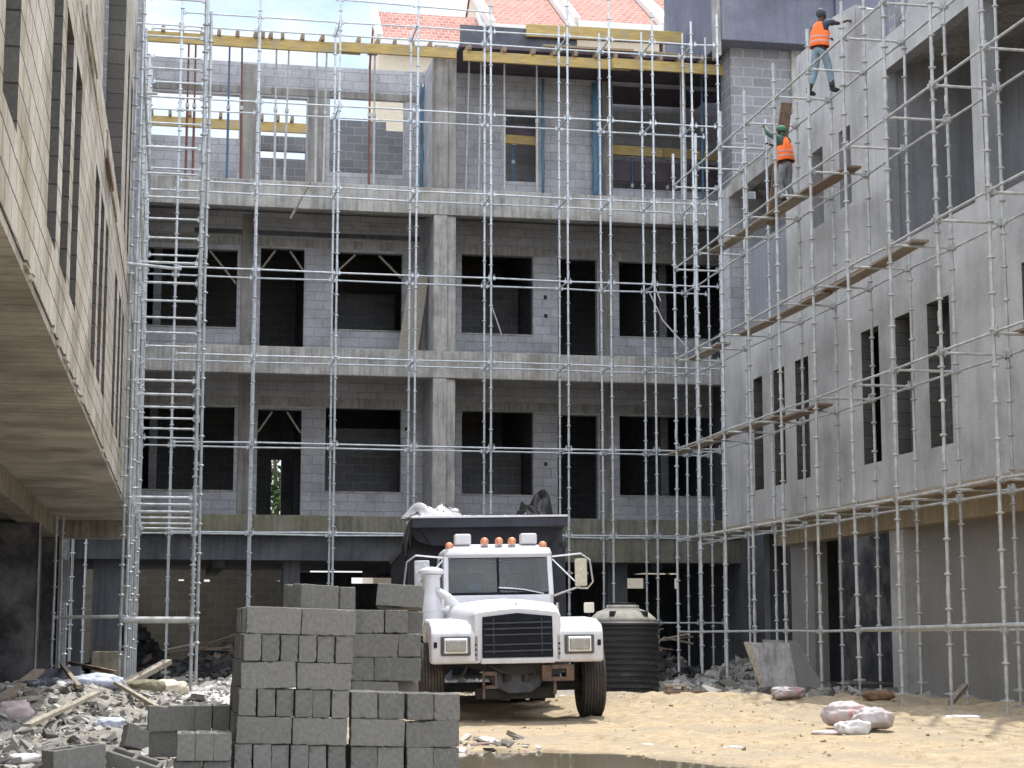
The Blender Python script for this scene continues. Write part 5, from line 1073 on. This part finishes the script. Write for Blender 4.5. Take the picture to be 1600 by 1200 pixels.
# long pieces on the left rubble
def gl(u, v, dz=.0, zz=.18): p_ = onZ(u, v, zz); p_.z = gz(p_.x, p_.y)+dz; return p_
for a, b_, wd, ht, mt, lb in (((30, 1112, .12), (205, 1078, .22), .12, .05, 'plank_pale', 'long pale plank lying across the rubble, rear one of two'),
    ((42, 1124, .1), (152, 1107, .16), .09, .045, 'plank_pale', 'pale plank on the rubble in front of the long rear plank'),
    ((62, 1079, .30), (122, 1077, .34), .14, .10, 'plank_brown', 'brown square timber at the foot of the dark column'),
    ((108, 1066, .42), (180, 1088, .2), .07, .06, 'plank_brown', 'thin brown batten sloping down past the concrete stub'),
    ((95, 1080, .45), (122, 1104, .1), .06, .05, 'plank', 'short batten sloping across the dark board on the left'),
    ((180, 1092, .14), (250, 1110, .1), .06, .05, 'plank_pale', 'thin grey batten running towards the gravel heap'),
    ((2, 1112, .12), (60, 1090, .22), .16, .05, 'plank', 'brown board end sticking in from the left edge')):
    pa, pb = gl(a[0], a[1], a[2]), gl(b_[0], b_[1], b_[2]); timber('waste_timber', pa, pb, wd, ht, mt, lb, 'timber')
pa = Vector((-.72, 30.9, .18)); pb = onY(262, 1034, 32.4); timber('leaning_beam', pa, pb, .17, .09, 'plank_pale', 'thick pale beam propped up against the left scaffold poles', 'beam')
m = MB(); m.box(-.34, .34, -.04, .04, 0, .42); o = m.build('form_panel', M['ply_dark'], None); o.location = (-1.5, 30.0, gz(-1.5, 30)-.02); o.rotation_euler = (R(-35), R(-6), .1); tag(o, 'dark form panel lying tilted below the brown square timber', 'board')
# concrete stub with starter bars
st = thing('concrete_stub', (-.95, 34.3, 0), 'square concrete stub with two bent bars on top, behind the propped beam', 'concrete stub')
x0, x1 = onY(143, 1050, 34.3).x, onY(194, 1050, 34.3).x; zt = onY(165, 1018, 34.3).z
m = MB(); m.box(x0, x1, 34.3, 34.9, -.1, zt); part(m, 'body', concrete_mat('stub concrete', (.33, .30, .23), dark=.5, moss=(.14, .15, .07), scale=2), st, bevel=.015)
for u in (164, 172): m = MB(); x = onY(u, 1016, 34.6).x; m.path([(x, 34.6, zt-.05), (x+.01, 34.6, zt+.07), (x+.0, 34.6, zt+.13)], .012, 6); part(m, 'starter_bar', M['t_rust'], st)
WH = simple_mat('dirty white plastic', (.62, .60, .60), rough=.55, var=.2, scale=9); PK = simple_mat('pink white sack', (.60, .50, .50), rough=.7, var=.2, scale=5, spots=(.62, .16, .17), spot_pos=(.60, .68)); BLU = simple_mat('pale blue cloth', (.46, .50, .58), var=.35, scale=8); BKC = simple_mat('dark cloth', (.08, .085, .10), var=.5, scale=6, spots=(.5, .5, .5), spot_pos=(.55, .6))
for (u, v, sz_, mt, lb, cat, sd_) in ((20, 1128, (.42, .4, .22), PK, 'pink and white torn sack at the left edge of the rubble', 'sack', 31), (70, 1110, (.75, .4, .16), BKC, 'dark and white rag on the planks beside the pink sack', 'rag', 33),
    (150, 1100, (.75, .5, .24), BLU, 'pale blue crumpled cloth on the planks by the concrete stub', 'cloth', 35), (262, 1090, (.85, .6, .26), simple_mat('cream sack', (.58, .52, .42), var=.2), 'cream sack lying flat below the gravel heap', 'sack', 37),
    (228, 1096, (.5, .5, .22), simple_mat('mossy lump', (.18, .17, .11), var=.5, scale=12, bumpy=.8), 'mossy grey lump of hardened mortar beside the cream sack', 'mortar lump', 39), (172, 1146, (.3, .25, .13), BLU, 'small pale blue plastic bag on the rubble behind the bottom left block', 'bag', 41),
    (35, 1180, (.16, .3, .09), WH, 'small white plastic scrap near the bottom left corner', 'scrap', 43), (242, 1130, (.34, .3, .16), simple_mat('broken block piece', (.28, .27, .25)), 'broken chunk of block left of the farther low row', 'block piece', 45)):
    p_ = onZ(u, v, .1); crumple('sack' if cat == 'sack' else cat.replace(' ', '_'), (p_.x, p_.y, gz(p_.x, p_.y)+sz_[2]*.3), sz_, mt, lb, cat, sd_, n=18, rot=random.uniform(0, 3))
# sacks and scraps on the sand
SK = simple_mat('cement sack', (.46, .42, .42), rough=.75, var=.12, scale=5, spots=(.46, .34, .34), spot_pos=(.58, .75)); SR = simple_mat('red and white sack', (.47, .42, .42), rough=.7, var=.15, scale=4, spots=(.50, .20, .21), spot_pos=(.54, .66))
for (u, v, sz_, mt, lb, sd_, dz, rt) in ((1372, 1143, (.43, .36, .23), SK, 'full pale pink sack at the right of the three sacks on the sand', 51, .14, .2), (1332, 1140, (.55, .36, .27), SR, 'red and white empty sack slumped at the back of the three sacks', 53, .14, -.3), (1339, 1146, (.38, .26, .18), WH, 'small white sack in front of the three sacks on the sand', 55, .06, .1),
    (1237, 1098, (.54, .36, .18), SR, 'red and white sack lying in front of the leaning slab', 57, .10, .3)):
    p_ = onZ(u, v, 0); crumple('sack', (p_.x, p_.y+.15, gz(p_.x, p_.y)+dz), sz_, mt, lb, 'sack', sd_, n=22, rot=rt)
for (u, v, s_, mt, lb, sd_) in ((886, 1090, (.32, .25, .12), WH, 'white scrap on the ground between the truck wheel and the tank', 61), (1143, 1091, (.36, .2, .1), WH, 'white scrap at the foot of the scaffold left of the leaning slab', 63), (1331, 1092, (.2, .2, .12), WH, 'small white ball of plastic behind the three sacks', 65), (1372, 1100, (.45, .3, .16), simple_mat('brown clod', (.22, .13, .08), var=.4), 'reddish brown clod under the right scaffold', 67),
    (1296, 1145, (.4, .16, .05), PK, 'flat pink plastic tail left of the three sacks', 69), (1500, 1126, (.5, .3, .06), WH, 'flat white scrap around a scaffold foot on the right', 71), (745, 1182, (.16, .12, .05), PK, 'pale pink plastic bit at the puddle edge', 73), (1010, 1158, (.14, .1, .04), WH, 'tiny white scrap on the sand right of the puddle', 75), (1147, 1163, (.2, .12, .04), WH, 'small white scrap on the sand at the right of the puddle', 77)):
    p_ = onZ(u, v, 0); crumple('scrap', (p_.x, p_.y, gz(p_.x, p_.y)+s_[2]*.3), s_, mt, lb, 'scrap', sd_, n=12)
timber('waste_timber', (8.25, 29.6, gz(8.2, 29.6)+.05), (9.1, 30.2, gz(9.1, 30.2)+.07), .1, .04, 'plank_brown', 'thin brown plank flat on the sand in front of the tank', 'timber')
timber('waste_timber', (11.35, 25.3, gz(11.3, 25.3)+.05), (11.9, 26.0, gz(11.9, 26)+.3), .09, .07, 'plank', 'short brown root of timber poking up under the right scaffold', 'timber')
bn = thing('bench', (9.0, 31.6, gz(9, 31.6)), 'tiny low wooden stool beside the foot of the tank', 'stool'); z_ = gz(9, 31.6)
m = MB(); m.box(8.78, 9.2, 31.5, 31.72, z_+.17, z_+.21); part(m, 'seat', M['plank_pale'], bn)
for x in (8.82, 9.12): m = MB(); m.box(x, x+.05, 31.52, 31.7, z_, z_+.168); part(m, 'leg', M['plank'], bn)
# leaning slab
sl = thing('leaning_slab', (10.2, 29.9, 0), 'grey plastered board with a split wooden edge leaning under the right scaffold', 'board')
Pq = [onY(u, v, 29.85) for u, v in ((1170, 1004), (1238, 1005), (1246, 1094), (1197, 1094))]; qq = [(p_.x, p_.z) for p_ in Pq]
m = MB(); m.prism(qq, lambda a, b_, w_: (a, 29.75+w_+b_*.25, b_), 0, .05); part(m, 'face', concrete_mat('scuffed board', (.38, .37, .37), dark=.5, scale=2, contrast=1.2), sl, bevel=.006)
for k, off in enumerate((0, .055)): m = MB(); m.bar((qq[0][0]-.03+off, 29.72+qq[0][1]*.25, qq[0][1]+.01), (qq[3][0]-.03+off, 29.72, qq[3][1]), .05, .05, up=(0, 1, 0)); part(m, 'edge_batten', M['plank_pale'], sl)
m = MB(); m.prism([(10.75, 0), (10.7, 1.0), (11.35, .98), (11.6, .45), (11.9, 0)], lambda a, b_, w_: (a, 31.6+w_+b_*.2, b_), 0, .06); o = m.build('dark_board', M['plaster_brown'], None); tag(o, 'dark grey board leaning in the shade right of the leaning slab', 'board')
# hose loop at the puddle
m = MB(); pts = [onZ(u, v, 0) for u, v in ((730, 1162), (770, 1160), (830, 1166), (880, 1168), (912, 1170), (905, 1175), (865, 1175), (825, 1182), (800, 1183))]; pts = [(p_.x, p_.y, gz(p_.x, p_.y)+.015) for p_ in pts]; m.path(pts, .012, 6)
tag(m.build('hose', simple_mat('pinkish hose', (.55, .42, .38)), None, smooth=True), 'thin pink hose looped at the puddle edge', 'hose')
# reinforcing mesh and ragged straps
for (pts, lb) in (([onY(768, 478, 46), onY(776, 500, 45.9), onY(784, 524, 45.8)], 'pale plastic strip dangling in the upper window right of the column'), ([onY(1014, 455, 43.2), onY(1035, 500, 43.4), onY(1075, 545, 43.6)], 'pale rope slanting through the scaffold on the right'), ([onY(1022, 380, 43.1), onY(1020, 440, 43.1), onY(1032, 470, 43.2)], 'second pale rope slanting through the scaffold')):
    m = MB(); m.path(pts, .018, 6); tag(m.build('strap', WH, None), lb, 'rope')

# ================================================================ greenery seen through the building
def shrub(name, x, y, z0, h, r_, label, n=1400):
    t = thing(name, (x, y, 0), label, 'tree'); m = MB(); m.path([(x, y, 0), (x+.1, y, h*.5), (x-.05, y+.1, h*.85)], [.14, .10, .04], 8)
    for k in range(7): a = random.uniform(0, 6.28); m.path([(x+.05, y, h*.4+k*.1*h*.6), (x+r_*.6*math.cos(a), y+r_*.6*math.sin(a), h*.55+k*.06*h)], [.04, .015], 5)
    part(m, 'trunk', M['plank'], t); m = MB()
    cl = [(random.uniform(-1, 1)*r_*.8, random.uniform(-1, 1)*r_*.8, z0+(h-z0)*random.random()) for _ in range(28)]
    for _ in range(n):
        c = random.choice(cl); p_ = Vector((x+c[0]+random.gauss(0, .28), y+c[1]+random.gauss(0, .28), c[2]+random.gauss(0, .28))); q_ = Euler([random.uniform(0, 6.3) for _ in range(3)]).to_matrix(); l_ = random.uniform(.12, .3); w_ = l_*.3
        m.add([p_+q_ @ Vector(v) for v in ((0, 0, 0), (w_, l_*.5, .02), (0, l_, 0), (-w_, l_*.5, .02))], [(0, 1, 2, 3)])
    part(m, 'crown', M['leaf'], t)
M['leaf'] = island_mat('leaves', [(0, (.05, .11, .025)), (.5, (.10, .20, .05)), (1, (.22, .34, .10))], .6)
gx2 = onY(431, 760, 57).x; shrub('tree', gx2, 57.5, 3.0, 8.5, 1.6, 'bright green tree seen through the slit beyond the lower doorway', 2600)

# ================================================================ the two men on the right scaffold
def skin_points(pts, edges, rad, sub=2, root=0):
    me = bpy.data.meshes.new('tmp'); me.from_pydata([tuple(p) for p in pts], edges, []); ob = bpy.data.objects.new('tmp', me); COL.objects.link(ob)
    sk = ob.modifiers.new('skin', 'SKIN'); sk.use_smooth_shade = True; sk.branch_smoothing = .3
    for i_, r_ in enumerate(rad):
        v = me.skin_vertices[0].data[i_]; v.radius = (r_, r_) if isinstance(r_, (int, float)) else r_; v.use_root = i_ == root
    sb = ob.modifiers.new('sub', 'SUBSURF'); sb.levels = sub; sb.render_levels = sub
    dg = bpy.context.evaluated_depsgraph_get(); ev = ob.evaluated_get(dg); m2 = ev.to_mesh()
    vs = [tuple(v.co) for v in m2.vertices]; fs = [tuple(p.vertices) for p in m2.polygons]; ev.to_mesh_clear(); bpy.data.objects.remove(ob); bpy.data.meshes.remove(me); return vs, fs
def ellipsoid(m, c, r3, rot=None, n=16, ring=10, f=None):
    vs = []
    for i_ in range(ring+1):
        th_ = math.pi*i_/ring
        for j_ in range(n):
            ph_ = 2*math.pi*j_/n; p_ = Vector((math.sin(th_)*math.cos(ph_)*r3[0], math.sin(th_)*math.sin(ph_)*r3[1], math.cos(th_)*r3[2]))
            if f: p_ = f(p_)
            if rot: p_ = rot @ p_
            vs.append(p_+Vector(c))
    return m.add(vs, [(i_*n+j_, i_*n+(j_+1) % n, (i_+1)*n+(j_+1) % n, (i_+1)*n+j_) for i_ in range(ring) for j_ in range(n)])
def man(base, rz, scale, J, mats, label, cap):
    """J: joint name -> (x right, y forward, z up) in metres for a 1.70 m man, feet at z=0"""
    t = thing('person', base, label, 'person', 'builders on the right scaffold', rot=(0, 0, rz), local=True); t.scale = (scale,)*3
    V = {k: Vector(v) for k, v in J.items() if k[0] != '_'}
    names = ['pelvis', 'waist', 'chest', 'neck', 'headb', 'head', 'shL', 'elL', 'wrL', 'shR', 'elR', 'wrR', 'hiL', 'knL', 'anL', 'toL', 'hiR', 'knR', 'anR', 'toR', 'paL', 'paR']
    V['paL'] = V['wrL']+(V['wrL']-V['elL']).normalized()*.08; V['paR'] = V['wrR']+(V['wrR']-V['elR']).normalized()*.08
    idx = {n: i_ for i_, n in enumerate(names)}
    E_ = [('pelvis', 'waist'), ('waist', 'chest'), ('chest', 'neck'), ('neck', 'headb'), ('headb', 'head'), ('chest', 'shL'), ('shL', 'elL'), ('elL', 'wrL'), ('wrL', 'paL'), ('chest', 'shR'), ('shR', 'elR'), ('elR', 'wrR'), ('wrR', 'paR'),
          ('pelvis', 'hiL'), ('hiL', 'knL'), ('knL', 'anL'), ('anL', 'toL'), ('pelvis', 'hiR'), ('hiR', 'knR'), ('knR', 'anR'), ('anR', 'toR')]
    rad = dict(pelvis=(.115, .10), waist=(.12, .095), chest=(.13, .11), neck=.062, headb=.055, head=.075, shL=.062, elL=.042, wrL=.028, shR=.062, elR=.042, wrR=.028, hiL=.085, knL=.056, anL=.04, toL=.035, hiR=.085, knR=.056, anR=.04, toR=.035, paL=(.036, .02), paR=(.036, .02))
    m = MB(); vs, fs = skin_points([V[n] for n in names], [(idx[a], idx[b_]) for a, b_ in E_], [rad[n] for n in names]); m.add(vs, fs)
    hr = Euler(J['_hrot']).to_matrix(); hc = V['head']     # head with brow, nose, chin, ears
    def fc(p_):
        q_ = p_.copy()
        if q_.z < 0: q_.x *= 1+.25*q_.z/.12; q_.y = q_.y*(1+.12*q_.z/.12)+(.012 if q_.y > 0 else 0)
        return q_
    ellipsoid(m, hc, (.077, .098, .118), hr, 18, 14, fc)
    H = lambda *p: hc+hr @ Vector(p)
    m.add([H(-.013, .092, .02), H(.013, .092, .02), H(.018, .095, -.03), H(-.018, .095, -.03), H(0, .122, -.026)], [(0, 1, 4), (1, 2, 4), (2, 3, 4), (3, 0, 4)])
    for sx_ in (-1, 1): ellipsoid(m, H(sx_*.079, -.005, -.005), (.012, .022, .032), hr, 8, 6); ellipsoid(m, H(sx_*.03, .088, .022), (.013, .008, .008), hr, 8, 5)
    ellipsoid(m, H(0, .098, -.058), (.026, .010, .007), hr, 8, 5)
    for s_, wr, el, pa in (('L', 'wrL', 'elL', 'paL'), ('R', 'wrR', 'elR', 'paR')):    # five fingers closing round what is held
        d = (V[wr]-V[el]).normalized(); side = d.cross(Vector((0, 0, 1))); side = side.normalized() if side.length > .1 else Vector((1, 0, 0)); nrm = side.cross(d).normalized(); k_ = -1 if s_ == 'L' else 1
        for q_ in range(4):
            b0 = V[pa]+side*((q_-1.5)*.019)+d*.01; ln = (.055, .066, .062, .046)[q_]; m.path([b0, b0+d*ln*.45-nrm*.004, b0+d*ln*.75-nrm*ln*.35, b0+d*ln*.7-nrm*ln*.75], [.0095, .009, .0085, .007], 6)
        b0 = V[wr]+d*.035+side*.03*k_; m.path([b0, b0+side*.03*k_+d*.02-nrm*.01, b0+side*.028*k_+d*.045-nrm*.03], [.0115, .010, .008], 6)
    body = m.build('body', mats['skin'], t, smooth=True, local=True)
    def garment(name, keys, edges, grow, mat, mod=None):
        pts = [V[k] if not isinstance(k, tuple) else V[k[0]].lerp(V[k[1]], k[2]) for k in keys]; r_ = []
        for k in keys:
            if isinstance(k, tuple):
                a, b_ = rad[k[0]], rad[k[1]]; a = a if isinstance(a, (int, float)) else a[0]; b_ = b_ if isinstance(b_, (int, float)) else b_[0]; r_.append(a+(b_-a)*k[2]+grow)
            else: a = rad[k]; r_.append(a+grow if isinstance(a, (int, float)) else (a[0]+grow, a[1]+grow))
        mm = MB(); vs, fs = skin_points(pts, edges, r_); mm.add(vs, fs); g_ = mm.build(name, mat, t, smooth=True, local=True)
        tx = bpy.data.textures.new('folds', 'CLOUDS'); tx.noise_scale = .09; dp = g_.modifiers.new('folds', 'DISPLACE'); dp.texture = tx; dp.strength = .022; dp.mid_level = .5; return g_
    garment('trousers', ['pelvis', 'hiL', 'knL', ('knL', 'anL', .86), 'hiR', 'knR', ('knR', 'anR', .86), ('pelvis', 'waist', .55)], [(0, 1), (1, 2), (2, 3), (0, 4), (4, 5), (5, 6), (0, 7)], .020, mats['trousers'])
    sl_ = J.get('_sleeve', .95); garment('shirt', ['waist', 'chest', ('chest', 'neck', .75), 'shL', 'elL', ('elL', 'wrL', sl_), 'shR', 'elR', ('elR', 'wrR', sl_), ('pelvis', 'waist', .4)] if sl_ > .2 else ['waist', 'chest', ('chest', 'neck', .75), 'shL', ('shL', 'elL', .75), 'shR', ('shR', 'elR', .75), ('pelvis', 'waist', .4)],
        [(0, 1), (1, 2), (1, 3), (3, 4), (4, 5), (1, 6), (6, 7), (7, 8), (0, 9)] if sl_ > .2 else [(0, 1), (1, 2), (1, 3), (3, 4), (1, 5), (5, 6), (0, 7)], .014, mats['shirt'])
    # vest: sleeveless tube of rings, two reflective bands, open arm holes at the top
    up_ = (V['chest']-V['pelvis']).normalized(); rt_ = (V['shR']-V['shL']); rt_ = (rt_-up_*rt_.dot(up_)).normalized(); fw = up_.cross(rt_).normalized(); L_ = (V['neck']-V['pelvis']).length
    vm = MB(); rings = [(.02, .205, .152, 0), (.10, .20, .150, 0), (.16, .198, .150, 0), (.17, .200, .152, 1), (.225, .200, .152, 1), (.235, .198, .150, 0), (.34, .195, .148, 0), (.35, .197, .150, 1), (.405, .198, .150, 1), (.415, .196, .148, 0), (.60, .195, .142, 0), (.74, .165, .128, 0), (.86, .135, .108, 0), (.97, .095, .085, 0)]
    n = 28; vs = []
    for f, a, b_, _ in rings:
        c = V['pelvis'].lerp(V['neck'], f)
        for j_ in range(n): an = 2*math.pi*j_/n; wv = 1+.03*math.sin(an*5+f*9); vs.append(c+rt_*(a*wv*math.cos(an))+fw*(b_*wv*math.sin(an)))
    fs = []; mi = []
    for i_ in range(len(rings)-1):
        for j_ in range(n):
            an = abs(math.cos(2*math.pi*(j_+.5)/n))
            if rings[i_][0] >= .60 and an > .80: continue          # arm holes
            fs.append((i_*n+j_, i_*n+(j_+1) % n, (i_+1)*n+(j_+1) % n, (i_+1)*n+j_)); mi.append(1 if rings[i_][3] and rings[i_+1][3] else 0)
    vm.add(vs, fs); vm.m = mi; g_ = vm.build('vest', [mats['vest'], mats['band']], t, smooth=True, local=True); so = g_.modifiers.new('t', 'SOLIDIFY'); so.thickness = .008; so.offset = 1
    for s_ in 'LR':
        a_, k_, to = V['an'+s_], V['kn'+s_], V['to'+s_]; mm = MB(); hi = a_.lerp(k_, .42 if cap == 'beanie' else .28); d = (to-a_); d.z = 0; d.normalize(); 
        mm.path([hi, a_.lerp(k_, .12), a_+Vector((0, 0, .01))], [.060, .056, .058], 12); ellipsoid(mm, a_+d*.07-Vector((0, 0, .035)), (.050, .145, .052), Matrix.Rotation(math.atan2(-d.x, d.y), 3, 'Z'), 14, 10, lambda p_: Vector((p_.x, p_.y, max(p_.z, -.042))))
        mm.build('boot', mats['boot'], t, smooth=True, local=True)
    hm = MB()
    if cap == 'beanie': ellipsoid(hm, H(0, -.012, .022), (.092, .108, .112), hr, 20, 14, lambda p_: p_ if p_.z > -.02 else Vector((p_.x*.9, min(p_.y, .0)*.95, max(p_.z, -.075))))
    else:
        ellipsoid(hm, H(0, -.008, .030), (.092, .112, .105), hr, 20, 14, lambda p_: Vector((p_.x, p_.y, max(p_.z, -.01))))
        ellipsoid(hm, H(0, .115, .022), (.065, .065, .010), hr, 14, 6); ellipsoid(hm, H(0, -.075, -.05), (.070, .045, .055), hr, 14, 8)
    hm.build('cap', mats['cap'], t, smooth=True, local=True)
    return t
skin = simple_mat('dark brown skin', (.075, .04, .028), rough=.55, var=.1, spec=.35); org = simple_mat('orange safety vest', (.92, .17, .03), rough=.75, var=.1, scale=20); bnd = simple_mat('reflective band', (.50, .34, .30), rough=.5, var=.15)
bt = simple_mat('black boot', (.03, .028, .028), rough=.6, var=.3)
f1 = onX(1278, 158, 11.78)
man((11.82, 31.25, RL[4]+.035), R(-62), .965, dict(pelvis=(0, 0, .90), waist=(.01, .0, 1.05), chest=(.02, .02, 1.26), neck=(.02, .04, 1.42), headb=(.02, .05, 1.47), head=(.025, .065, 1.575),
    shL=(-.17, .03, 1.37), elL=(-.26, .22, 1.18), wrL=(-.18, .42, 1.22), shR=(.19, .06, 1.39), elR=(.23, .30, 1.40), wrR=(.22, .54, 1.50), hiL=(-.09, 0, .86), knL=(-.15, .03, .47), anL=(-.22, -.08, .085), toL=(-.23, .06, .04), hiR=(.09, 0, .86), knR=(.09, .17, .50), anR=(.10, .24, .135), toR=(.11, .38, .09), _hrot=(R(12), 0, R(-5)), _sleeve=.1),
    dict(skin=skin, shirt=simple_mat('navy tee shirt', (.045, .055, .085), var=.2), trousers=simple_mat('faded jeans', (.20, .27, .32), var=.35, scale=6), vest=org, band=bnd, boot=bt, cap=simple_mat('dark cap', (.05, .06, .08), var=.2)), 'man in orange vest and jeans on the top lift reaching along the wall, dark cap', 'beanie')
man((11.66, 32.75, RL[3]+.105), R(35), .96, dict(pelvis=(0, 0, .90), waist=(.0, .02, 1.05), chest=(.0, .05, 1.26), neck=(.0, .07, 1.42), headb=(.0, .09, 1.47), head=(.0, .125, 1.565),
    shL=(-.17, .06, 1.38), elL=(-.22, .28, 1.52), wrL=(-.10, .42, 1.68), shR=(.17, .06, 1.38), elR=(.26, .22, 1.24), wrR=(.12, .42, 1.36), hiL=(-.09, 0, .86), knL=(-.12, .09, .48), anL=(-.13, -.02, .085), toL=(-.14, .13, .04), hiR=(.09, 0, .86), knR=(.11, .05, .48), anR=(.13, -.08, .085), toR=(.15, .07, .04), _hrot=(R(22), 0, R(8)), _sleeve=.95),
    dict(skin=skin, shirt=simple_mat('dark green shirt', (.05, .10, .075), var=.3), trousers=simple_mat('grey work trousers', (.17, .18, .19), var=.35, scale=6), vest=org, band=bnd, boot=bt, cap=simple_mat('green cap', (.04, .17, .10), var=.2)), 'man in orange vest and green cap on the lift below holding the upright plank', 'cap')
